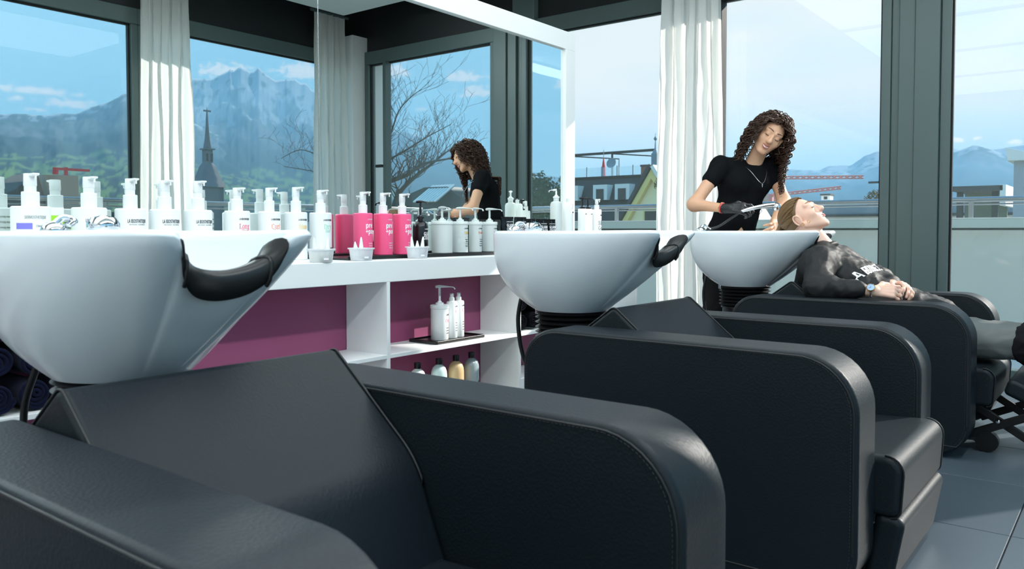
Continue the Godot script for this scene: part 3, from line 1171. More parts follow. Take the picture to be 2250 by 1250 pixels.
	if k > 0:
		hose = smooth_path([Vector3(0.0, 0.80, -0.235), Vector3(-0.03, 0.74, -0.205), Vector3(-0.04, 0.61, -0.222), Vector3(-0.03, 0.46, -0.20), Vector3(0.0, 0.32, -0.135), Vector3(0.02, 0.2, -0.125)], 8)
	part(t, "hose", tube_mesh(hose, 0.0085, 10), M.rubber)
	part(t, "hose_nut", lathe_mesh(V2([0.0, -0.01, 0.014, -0.01, 0.014, 0.01, 0.0, 0.01]), 12, Transform3D(Basis.IDENTITY, Vector3(-0.05, 0.655, -0.115))), M.chrome)

# ------------------------------------------------------------------ bottles, jars, tubs and towels
const COUNTER_Y := 0.840

# a round bottle with a collar, a ring and a pump head whose spout points to phi
func pump_bottle(label: String, at: Vector3, r: float, body: float, collar_top: float, head_top: float, m: Material, mh: Material, group: String) -> Node3D:
	var t := thing("pump_bottle", label, "bottle", at, 0.0, group)
	part(t, "bottle_body", lathe_mesh(V2([0.0, 0.0, r - 0.003, 0.0, r, 0.003, r, body - 0.004, r - 0.004, body, 0.0, body]), 40), m)
	var cr := r * 0.46
	part(t, "collar", lathe_mesh(V2([cr, body - 0.001, cr, collar_top - 0.002, cr - 0.002, collar_top, 0.0, collar_top]), 28), mh)
	var hb := lerpf(collar_top, head_top, 0.3)
	part(t, "neck_ring", lathe_mesh(V2([cr * 0.68, collar_top - 0.001, cr * 0.68, hb + 0.001]), 20), mh)
	pump_head(t, hb, head_top, cr * 0.74, 0.046, mh)
	return t

func pump_head(t: Node3D, y0: float, y1: float, r: float, reach: float, m: Material):
	var b := MB.new()
	b.lathe(V2([0.0, y0, r - 0.001, y0, r, y0 + 0.002, r * 0.95, y1 - 0.003, r * 0.9, y1 - 0.001, 0.0, y1]), 20)
	var p := part(t, "pump_head", b.mesh(), m)
	var s := MB.new()
	s.slab(round_outline([Vector2(0.0, -0.014), Vector2(reach, -0.006), Vector2(reach, 0.0), Vector2(0.0, 0.0)], [0.0, 0.002, 0.002, 0.0], 2), r * 1.1, 0.0015, 1, Transform3D(Basis(Vector3(0, 0, 1), Vector3(0, 1, 0), Vector3(-1, 0, 0)), Vector3(0, y1 - 0.001, 0)))
	s.lathe(V2([0.0, y1 - 0.020, 0.0026, y1 - 0.020, 0.0030, y1 - 0.004]), 10, Transform3D(Basis.IDENTITY, Vector3(0, 0, reach - 0.004)))
	part(p, "spout", s.mesh(), m)

# a slim stem pump with a long flat lever
func stem_pump(t: Node3D, y0: float, y1: float, reach: float, m: Material, turn := 0.0):
	var b := MB.new()
	b.lathe(V2([0.0, y0, 0.019, y0, 0.019, y0 + 0.010, 0.011, y0 + 0.012, 0.009, y0 + 0.018, 0.0055, y0 + 0.019, 0.0055, y1 - 0.008]), 18)
	var p := part(t, "pump_stem", b.mesh(), m, Transform3D(Basis(Vector3.UP, turn), Vector3.ZERO))
	var s := MB.new()
	var path := smooth_path([Vector3(0, y1 - 0.006, -0.018), Vector3(0, y1 - 0.004, 0.0), Vector3(0, y1 - 0.006, reach * 0.55), Vector3(0, y1 - 0.009, reach * 0.9), Vector3(0, y1 - 0.018, reach)], 4)
	var rr := PackedFloat32Array()
	for i in path.size():
		var q := float(i) / (path.size() - 1)
		rr.append(lerpf(0.0125, 0.0048, smoothstep(0.25, 0.6, q)))
	s.tube(path, rr, 10, true, 0.5)
	part(p, "pump_lever", s.mesh(), m)

func build_products():
	var z := -2.765
	# the row of large white pump bottles in front of the mirror: x, radius, collar top, head top
	var rows := [
		[1.095, 0.056, 1.083, 1.141, "white pump bottle with a violet band on its label"],
		[1.275, 0.054, 1.085, 1.140, "white pump bottle with a navy line under its lettering"],
		[1.415, 0.050, 1.084, 1.141, "white pump bottle behind the chrome hand spray"],
		[1.540, 0.051, 1.082, 1.141, "white pump bottle with a yellow line on its label"],
		[1.670, 0.050, 1.081, 1.145, "white pump bottle with a pink line on its label"],
		[1.835, 0.048, 1.082, 1.127, "white pump bottle with large crimson lettering"],
		[1.982, 0.044, 1.081, 1.133, "white pump bottle with orange lettering"],
		[2.112, 0.046, 1.084, 1.141, "white pump bottle with yellow lettering in the mirror row"],
		[2.240, 0.047, 1.078, 1.134, "white pump bottle with pale green lettering beside the pink bottles"]]
	var g := "white pump bottles in front of the mirror"
	for i in rows.size():
		var a: Array = rows[i]
		var r: float = a[1]
		var base := COUNTER_Y + (0.008 if i == 8 else 0.0)
		var b := 1.037 - base
		var t := pump_bottle(a[4], Vector3(a[0], base, z), r, b, a[2] - base, a[3] - base, M.plastic_white, M.plastic_white, g)
		var y := b - 0.052
		if i == 0:
			part(t, "lettering", round_text("DERMOSTHETIQUE", "sans", 0.013, r, -0.12, b - 0.035, 0.062), M.ink_grey)
			part(t, "label_band", round_patch(r, -0.72, 0.42, b - 0.072, b - 0.053), M.ink_purple)
			part(t, "lettering", round_text("Cleanser", "sans", 0.009, r, 0.15, b - 0.062, 0.030), M.ink_grey)
		elif i < 5:
			part(t, "lettering", round_text("LA BIOSTHETIQUE", "sansbold", 0.017, r, 0.02, b - 0.044, 0.068), M.ink)
			part(t, "lettering", round_text("METHODE   NATURELLE", "sans", 0.005, r, 0.02, b - 0.056, 0.058), M.ink_grey)
			var bm: Material = [M.ink_blue, M.ink_blue, M.ink_blue, M.ink_yellow, M.ink_pink][i]
			part(t, "label_line", round_patch(r, 0.02, 0.64, b - 0.083, b - 0.0795), bm)
			part(t, "lettering", round_text("SHAMPOOING DOUX", "sans", 0.006, r, 0.02, b - 0.090, 0.055), M.ink_grey)
		else:
			part(t, "lettering", round_text("LA BIOSTHETIQUE", "sansbold", 0.010, r, 0.05, b - 0.032, 0.044), M.ink)
			var wd: String = ["Long", "Curl", "Volume", "Dry"][i - 5]
			var im: Material = [M.ink_red, M.ink_orange, M.ink_yellow, M.ink_green][i - 5]
			part(t, "lettering", round_text(wd, "serif", 0.026, r, 0.05, b - 0.060, 0.046 if i == 5 else 0.042), im)
			part(t, "lettering", round_text("Hair", "serif", 0.018, r, 0.05, b - 0.078, 0.028), im)
			if i == 8:
				part(t, "lettering", round_text("Shampoo", "sans", 0.009, r, 0.6, b - 0.15, 0.03), M.ink)
		# the printed back of the bottle, which the mirror shows
		for k in 5:
			part(t, "small_print", round_text("ingredients water glycerin", "sans", 0.008, r, PI - 0.2, b - 0.03 - 0.018 * k, 0.055), M.ink_grey)
	# a green card between two bottles
	var card := thing("leaflet_box", "slim yellow-green box between the violet-banded and navy-lined bottles", "box", Vector3(1.193, COUNTER_Y, -2.82))
	var gm := mat("box_green", Color(0.62, 0.86, 0.16), 0.5)
	part(card, "carton", rbox_mesh(Vector3(-0.02, 0, -0.012), Vector3(0.02, 0.195, 0.012), 0.001, 1), gm)
	part(card, "carton_lid", rbox_mesh(Vector3(-0.0205, 0.17, -0.0125), Vector3(0.0205, 0.196, 0.0125), 0.001, 1), M.plastic_white)
	# long black tray for the rest of the row
	var tray := thing("counter_tray", "long flat black tray on the counter under the pink bottles", "tray", Vector3(2.85, COUNTER_Y, -2.69))
	part(tray, "tray_plate", rbox_mesh(Vector3(-0.66, 0.0, -0.155), Vector3(0.76, 0.008, 0.155), 0.002, 1), M.black_plastic)
	for s in [-1.0, 1.0]:
		part(tray, "tray_lip", rbox_mesh(Vector3(-0.66, 0.0, s * 0.155 - 0.004), Vector3(0.76, 0.016, s * 0.155 + 0.004), 0.002, 1), M.black_plastic)
	var ty := COUNTER_Y + 0.0085
	# three pink ones
	var pk := ["pink pump bottle nearest the white row, on the black tray", "pink pump bottle between the two other pink ones", "pink pump bottle beside the black pump bottle"]
	for i in 3:
		var r := 0.0435
		var bh := 1.039 - ty
		var t := pump_bottle(pk[i], Vector3(2.470 + 0.1225 * i, ty, z + 0.01), r, bh, 1.077 - ty, 1.135 - ty, M.plastic_pink, M.plastic_white, "pink pump bottles on the tray")
		part(t, "lettering", round_text("LA BIOSTHETIQUE", "sans", 0.006, r, 0.12, bh - 0.028, 0.03), M.ink_white)
		part(t, "lettering", round_text("pre", "sansbold", 0.030, r, 0.02, bh - 0.055, 0.038), M.ink_white)
		part(t, "lettering", round_text("+post", "sansbold", 0.030, r, 0.25, bh - 0.082, 0.060), M.ink_white)
		for k in 3:
			part(t, "lettering", round_text(["lotion", "cleanser", "1000 ml"][k], "sans", 0.007, r, 0.2, bh - 0.135 - 0.011 * k, 0.024), M.ink_white)
	# black one
	var kb := thing("pump_bottle", "black pump bottle with white lettering on the tray", "bottle", Vector3(2.838, ty, z + 0.01))
	var kh := 1.0 - ty
	part(kb, "bottle_body", lathe_mesh(V2([0.0, 0.0, 0.035, 0.0, 0.0375, 0.003, 0.0375, kh - 0.02, 0.034, kh - 0.006, 0.022, kh + 0.004, 0.013, kh + 0.008, 0.013, kh + 0.02]), 36), M.plastic_black)
	stem_pump(kb, kh + 0.018, kh + 0.106, 0.045, M.plastic_black)
	part(kb, "lettering", round_text("GLAM", "sansbold", 0.024, 0.0375, 0.25, kh - 0.055, 0.044), M.ink_white)
	part(kb, "lettering", round_text("COLOR", "sansbold", 0.024, 0.0375, 0.25, kh - 0.074, 0.046), M.ink_white)
	part(kb, "lettering", round_text("LA BIOSTHETIQUE", "sans", 0.007, 0.0375, 0.25, kh - 0.032, 0.034), M.ink_white)
	for k in 3:
		part(kb, "lettering", round_text("colour care", "sans", 0.006, 0.0375, 0.35, kh - 0.115 - 0.01 * k, 0.025), M.ink_white)
	# four pale jars with lever pumps
	var jr := [[2.982, 0.052, "widest pale jar with a lever pump on the tray"], [3.118, 0.040, "pale lever-pump bottle with yellow lettering beside the wide jar"], [3.238, 0.034, "slim pale lever-pump bottle with orange lettering on the tray"], [3.355, 0.040, "pale lever-pump bottle beside the black sachets"]]
	for i in 4:
		var r: float = jr[i][1]
		var t := thing("pump_jar", jr[i][2], "jar", Vector3(jr[i][0], ty, z + 0.02), 0.0, "pale lever-pump jars on the tray")
		var jh := 1.008 - ty
		part(t, "jar_body", lathe_mesh(V2([0.0, 0.0, r - 0.003, 0.0, r, 0.003, r, jh - 0.016, 0.0, jh - 0.016]), 36), M.plastic_grey_white)
		part(t, "jar_lid", lathe_mesh(V2([r, jh - 0.018, r + 0.0025, jh - 0.016, r + 0.0025, jh - 0.003, r, jh, 0.0, jh]), 36), M.plastic_grey_white)
		stem_pump(t, jh - 0.001, jh + 0.072, 0.075, M.plastic_grey_white, 0.2 if i % 2 else -0.3)
		if i > 0:
			part(t, "lettering", round_text("LA BIOSTHETIQUE", "sans", 0.008, r, 0.15, jh - 0.036, 0.032), M.ink)
			part(t, "lettering", round_text(["", "Volume", "Power", "Long"][i], "serif", 0.019, r, 0.15, jh - 0.058, 0.036), [M.ink_grey, M.ink_yellow, M.ink_orange, M.ink_red][i])
			for k in 4:
				part(t, "lettering", round_text(["Repair", "Conditioner", "mask", "Pflege Creme"][k], "sans", 0.007, r, 0.15, jh - 0.092 - 0.011 * k, 0.022), M.ink)
		else:
			for k in 6:
				part(t, "lettering", round_text("care", "sans", 0.008, r, 1.0, jh - 0.05 - 0.014 * k, 0.010), M.ink)
	# black sachets standing in a file
	var px := [3.452, 3.552, 3.652, 3.752, 3.852]
	var sw := ["first", "second", "third", "fourth", "last"]
	for i in px.size():
		var t := thing("hair_colour_sachet", "black foil sachet with white lettering, %s from the pale jars" % sw[i], "sachet", Vector3(px[i], COUNTER_Y if i > 1 else ty, -2.70 + 0.012 * (i % 2)), -0.10, "black foil sachets")
		var front := []
		var back := []
		for rr in 9:
			var q := rr / 8.0
			var f := PackedVector3Array()
			var bk := PackedVector3Array()
			for cc in 9:
				var u := cc / 8.0 * 2.0 - 1.0
				var bulge := 0.021 * sqrt(maxf(0.0, 1.0 - u * u * 0.96)) * pow(1.0 - q, 0.55) + 0.0012
				var wob := 0.0022 * sin(7.0 * u + 5.0 * q + i)
				f.append(Vector3(u * (0.044 + 0.003 * q), q * 0.182, bulge + wob))
				bk.append(Vector3(u * (0.044 + 0.003 * q), q * 0.182, -bulge + wob))
			front.append(f)
			back.append(bk)
		var b := MB.new()
		b.skin(front)
		b.skin(back, false, true)
		part(t, "pouch", b.mesh(), M.foil)
		part(t, "seal_strip", rbox_mesh(Vector3(-0.047, 0.176, -0.0022), Vector3(0.047, 0.187, 0.0022), 0.001, 1), M.foil)
		part(t, "lettering", flat_text("GLAM", "sansbold", 0.023, 0.052), M.ink_white, Transform3D(Basis(Vector3.RIGHT, -0.09), Vector3(0.004, 0.141, 0.0185)))
		part(t, "lettering", flat_text("COLOR", "sansbold", 0.023, 0.054), M.ink_white, Transform3D(Basis(Vector3.RIGHT, -0.09), Vector3(0.004, 0.121, 0.0205)))
		part(t, "lettering", flat_text("LA BIOSTHETIQUE", "sans", 0.007, 0.050), M.ink_white, Transform3D(Basis(Vector3.RIGHT, -0.09), Vector3(0.004, 0.160, 0.0160)))
		part(t, "lettering", flat_text([".52", ".6", ".07", ".46", ".3", ".2", ".8"][i], "sansbold", 0.018, 0.016), M.ink_white, Transform3D(Basis.IDENTITY, Vector3(-0.018, 0.065, 0.0275)))
		part(t, "lettering", flat_text("S", "serif", 0.04, 0.018), M.ink_purple, Transform3D(Basis.IDENTITY, Vector3(0.02, 0.06, 0.0275)))
	end_bottles()
	nozzle_tubs()
	shelf_goods()
	towels()

func end_bottles():
	var g := "bottles at the far end of the counter"
	var y := COUNTER_Y
	# plain pump bottle beside the mirror frame
	var t := thing("pump_bottle", "frosted white pump bottle in front of the mirror's far edge", "bottle", Vector3(3.945, y, -2.72), 0.0, g)
	part(t, "bottle_body", lathe_mesh(V2([0.0, 0, 0.033, 0, 0.035, 0.003, 0.035, 0.275, 0.030, 0.288, 0.016, 0.294, 0.016, 0.302, 0.0, 0.302]), 30), M.plastic_grey_white)
	part(t, "collar", lathe_mesh(V2([0.0155, 0.294, 0.0155, 0.320, 0.0, 0.320]), 20), M.plastic_white)
	stem_pump(t, 0.312, 0.365, -0.045, M.plastic_white, 0.9)
	# spray bottle without its cap
	t = thing("spray_bottle", "white capped bottle standing before the mirror frame's upright", "bottle", Vector3(4.04, y, -2.70), 0.0, g)
	part(t, "bottle_body", lathe_mesh(V2([0.0, 0, 0.032, 0, 0.034, 0.003, 0.034, 0.275, 0.030, 0.287, 0.012, 0.29]), 30), M.plastic_white)
	part(t, "bottle_cap", lathe_mesh(V2([0.012, 0.288, 0.012, 0.312, 0.010, 0.314, 0.0, 0.314]), 18), M.plastic_grey_white)
	part(t, "lettering", round_text("NUIT", "sansbold", 0.012, 0.034, 0.2, 0.23, 0.02), M.ink)
	# two slim ones with black pumps
	for k in 2:
		t = thing("pump_bottle", "slim white bottle with a black pump, %s the mirror frame" % ["nearer", "farther from"][k], "bottle", Vector3(4.105 + 0.062 * k, y, -2.64), 0.0, g)
		part(t, "bottle_body", lathe_mesh(V2([0.0, 0, 0.025, 0, 0.0265, 0.003, 0.0265, 0.247, 0.023, 0.252, 0.0, 0.252]), 28), M.plastic_white)
		stem_pump(t, 0.251, 0.32, 0.035, M.plastic_black, 0.5)
		part(t, "lettering", round_text("NUIT", "sansbold", 0.010, 0.0265, 0.15, 0.22, 0.018), M.ink)
	t = thing("pump_bottle", "slim white bottle with a white pump and black script", "bottle", Vector3(4.235, y, -2.62), 0.0, g)
	part(t, "bottle_body", lathe_mesh(V2([0.0, 0, 0.028, 0, 0.0295, 0.003, 0.0295, 0.245, 0.026, 0.25, 0.0, 0.25]), 28), M.plastic_white)
	part(t, "collar", lathe_mesh(V2([0.015, 0.249, 0.015, 0.278, 0.0, 0.28]), 18), M.plastic_white)
	pump_head(t, 0.282, 0.314, 0.010, 0.024, M.plastic_white)
	part(t, "neck_ring", lathe_mesh(V2([0.005, 0.278, 0.005, 0.284]), 12), M.plastic_white)
	part(t, "lettering", round_text("NUIT", "sansbold", 0.011, 0.0295, 0.2, 0.215, 0.02), M.ink)
	part(t, "lettering", round_text("Silk", "serif", 0.034, 0.0295, 0.0, 0.168, 0.034), M.ink)
	part(t, "lettering", round_text("Gel", "serif", 0.034, 0.0295, 0.0, 0.136, 0.034), M.ink)

# small clear tubs holding applicator nozzles
func nozzle_tubs():
	var spots := [[1.80, -2.455, "clear tub half hidden by the nearest basin's rim"], [1.99, -2.455, "clear nozzle tub with a yellow base, left of the others"], [2.20, -2.465, "clear nozzle tub in front of the pink bottles"], [2.53, -2.475, "clear nozzle tub in front of the black pump bottle"]]
	for i in spots.size():
		var a: Array = spots[i]
		var t := thing("nozzle_tub", a[2], "tub", Vector3(a[0], COUNTER_Y, a[1]), 0.0, "clear plastic nozzle tubs")
		part(t, "tub_wall", lathe_mesh(V2([0.0, 0.0, 0.040, 0.0, 0.042, 0.002, 0.0485, 0.046, 0.054, 0.047, 0.054, 0.052, 0.047, 0.052, 0.0405, 0.004, 0.0, 0.004]), 32), M.tub_plastic)
		var fill: StandardMaterial3D = [mat("tub_fill_a", Color(0.86, 0.87, 0.85), 0.6), mat("tub_fill_b", Color(0.86, 0.84, 0.62), 0.6), mat("tub_fill_c", Color(0.90, 0.84, 0.86), 0.6), mat("tub_fill_d", Color(0.62, 0.60, 0.70), 0.6)][i]
		part(t, "rubber_insert", lathe_mesh(V2([0.0, 0.0045, 0.036, 0.0045, 0.037, 0.020, 0.0, 0.020]), 24), fill)
		part(t, "price_label", round_patch(0.0455, -0.25, 0.22, 0.010, 0.018), M.ink_white)
		for k in [2, 3, 2, 3][i]:
			var nx: float = -0.018 + 0.018 * k
			var hgt: float = 0.055 + 0.018 * ((k + i) % 2)
			var nt := part(t, "nozzle", lathe_mesh(V2([0.0, 0.021, 0.010, 0.021, 0.011, 0.040, 0.009, 0.052, 0.004, hgt + 0.015, 0.002, hgt + 0.022, 0.0, hgt + 0.022]), 14, Transform3D(Basis(Vector3.BACK, 0.10 - 0.1 * k), Vector3(nx, 0.0, 0.008 * (k - 1)))), M.plastic_white)
			nt.set_meta("label", "pointed white nozzle")

func shelf_goods():
	# tray with a pump jar and two spray bottles on the middle shelf
	var y := 0.452
	var tr := thing("shelf_tray", "small black tray on the white shelf in front of plum panel", "tray", Vector3(2.80, y, -2.545))
	part(tr, "tray_plate", rbox_mesh(Vector3(-0.16, 0.004, -0.085), Vector3(0.16, 0.008, 0.085), 0.002, 1), M.black_plastic)
	for s in [-1.0, 1.0]:
		part(tr, "tray_lip", rbox_mesh(Vector3(-0.165, 0.0, s * 0.085 - 0.004), Vector3(0.165, 0.015, s * 0.085 + 0.004), 0.003, 1), M.black_plastic)
		part(tr, "tray_lip", rbox_mesh(Vector3(s * 0.165 - 0.004, 0.0, -0.085), Vector3(s * 0.165 + 0.004, 0.015, 0.085), 0.003, 1), M.black_plastic)
	var t := thing("pump_jar", "white jar with a tall lever pump on the small shelf tray", "jar", Vector3(2.735, y + 0.0085, -2.535), 0.0, "white containers on the shelf tray")
	part(t, "jar_body", lathe_mesh(V2([0.0, 0.0, 0.039, 0.0, 0.041, 0.003, 0.041, 0.148, 0.0, 0.148]), 32), M.plastic_white)
	part(t, "jar_lid", lathe_mesh(V2([0.041, 0.142, 0.0435, 0.144, 0.0435, 0.158, 0.041, 0.160, 0.0, 0.160]), 32), M.plastic_white)
	stem_pump(t, 0.159, 0.248, 0.072, M.plastic_white, 0.9)
	part(t, "lettering", round_text("LA BIO", "sansbold", 0.010, 0.041, 0.35, 0.115, 0.022), M.ink)
	part(t, "lettering", round_text("Curl", "serif", 0.022, 0.041, 0.3, 0.088, 0.03), M.ink_pink)
	for k in 3:
		part(t, "lettering", round_text("intense mask", "sans", 0.006, 0.041, 0.3, 0.055 - 0.012 * k, 0.022), M.ink)
	for k in 2:
		t = thing("spray_bottle", "slim white spray bottle on the shelf tray, %s" % ["beside the pump jar", "farther from the pump jar"][k], "bottle", Vector3(2.813 + 0.055 * k, y + 0.0085, -2.53 - 0.006 * k), 0.0, "white containers on the shelf tray")
		part(t, "bottle_body", lathe_mesh(V2([0.0, 0.0, 0.0245, 0.0, 0.026, 0.002, 0.026, 0.166, 0.023, 0.170, 0.011, 0.172]), 26), M.plastic_white)
		part(t, "spray_head", lathe_mesh(V2([0.013, 0.170, 0.013, 0.186, 0.009, 0.190, 0.009, 0.207, 0.0, 0.208]), 16), M.plastic_grey_white)
		part(t, "lettering", round_text("LA BIO", "sansbold", 0.008, 0.026, 0.2, 0.148, 0.018), M.ink)
		part(t, "lettering", round_text("C", "serif", 0.024, 0.026, 0.2, 0.126, 0.016), M.ink_pink)
		for q in 4:
			part(t, "lettering", round_text("spray", "sans", 0.006, 0.026, 0.2, 0.072 - 0.012 * q, 0.013), M.ink)
	# four refill bottles on the bottom board
	var cols := [mat("refill_white", Color(0.93, 0.97, 0.965), 0.3), mat("refill_aqua", Color(0.83, 0.93, 0.925), 0.25), mat("refill_peach", Color(0.90, 0.76, 0.57), 0.25), mat("refill_grey", Color(0.62, 0.68, 0.70), 0.15)]
	var said := ["white refill bottle with a black cap on the bottom board", "pale aqua refill bottle with a black cap", "peach-coloured refill bottle with a black cap", "grey-blue clear refill bottle with a yellow-green bottom"]
	var xs := [2.600, 2.745, 2.868, 2.985]
	for k in 4:
		t = thing("refill_bottle", said[k], "bottle", Vector3(xs[k], 0.142, -2.545 - 0.004 * k), 0.0, "refill bottles on the bottom board")
		part(t, "bottle_body", lathe_mesh(V2([0.0, 0.0, 0.036, 0.0, 0.038, 0.003, 0.038, 0.150, 0.036, 0.168, 0.030, 0.184, 0.021, 0.194, 0.014, 0.198, 0.014, 0.204]), 30), cols[k])
		part(t, "bottle_cap", lathe_mesh(V2([0.0155, 0.201, 0.0155, 0.226, 0.014, 0.228, 0.0, 0.228]), 20), M.black_plastic)
		part(t, "round_sticker", round_disc(0.0381, 0.55, 0.075, 0.019), M.black_plastic)
		part(t, "lettering", round_text("Colorist", "serif", 0.008, 0.0385, 0.55, 0.075, 0.026), M.ink_white)
		if k == 3:
			part(t, "liquid_level", lathe_mesh(V2([0.0382, 0.004, 0.0382, 0.055]), 30), mat("refill_yellow", Color(0.70, 0.71, 0.45), 0.2))

func round_disc(r: float, phi: float, y: float, rad: float) -> ArrayMesh:
	var b := MB.new()
	var rows := []
	for j in 3:
		var row := PackedVector3Array()
		for i in 24:
			var a := TAU * i / 24.0
			var q := rad * j / 2.0
			var th := phi + cos(a) * q / r
			row.append(Vector3(sin(th) * (r + 0.0003), y + sin(a) * q, cos(th) * (r + 0.0003)))
		rows.append(row)
	b.skin(rows, true, true)
	return b.mesh()

# a rolled towel lying along z, its spiral end to the front
func roll_mesh(r: float, ln: float, turns: float, tw: float) -> ArrayMesh:
	var b := MB.new()
	var n := int(turns * 26)
	var prof := [[0.5, -ln], [0.5, -0.006], [0.42, -0.002], [0.2, 0.0], [-0.2, 0.0], [-0.42, -0.002], [-0.5, -0.006], [-0.5, -ln]]
	var rows := []
	for i in n + 1:
		var q := float(i) / n
		var a := TAU * turns * q
		var rr := 0.006 + (r - 0.006) * q + 0.0015 * sin(a * 1.7)
		var th := tw * (1.0 if i < n else 0.2)
		var row := PackedVector3Array()
		for p in prof:
			var rad: float = rr - tw * 0.5 + p[0] * th
			row.append(Vector3(cos(a) * rad, sin(a) * rad, p[1]))
		rows.append(row)
	b.skin(rows, false, true)
	return b.mesh()

func towels():
	var rm := roll_mesh(0.0475, 0.21, 3.6, 0.0105)
	var rows := ["bottom row", "middle row", "top row"]
	var nth := ["first", "second", "third", "fourth", "fifth", "sixth", "seventh"]
	for j in 3:
		for i in 7:
			var t := thing("rolled_towel", "navy rolled towel, %s of the pile, %s from the left" % [rows[j], nth[i]], "towel", Vector3(0.585 + 0.0972 * i, 0.452 + 0.0485 + 0.0972 * j, -2.44 - 0.012 * rng.randf()), 0.0, "navy rolled towels")
			part(t, "towel_roll", rm, M.towel_navy, Transform3D(Basis(Vector3.BACK, rng.randf() * TAU), Vector3.ZERO))
	for j in 3:
		for i in 5:
			var t := thing("rolled_towel", "black rolled towel behind the middle basin, %s, %s along" % [rows[j], nth[i]], "towel", Vector3(3.256 + 0.0972 * i, 0.452 + 0.0485 + 0.0972 * j, -2.44 - 0.012 * rng.randf()), 0.0, "black rolled towels")
			part(t, "towel_roll", rm, M.towel_black, Transform3D(Basis(Vector3.BACK, rng.randf() * TAU), Vector3.ZERO))

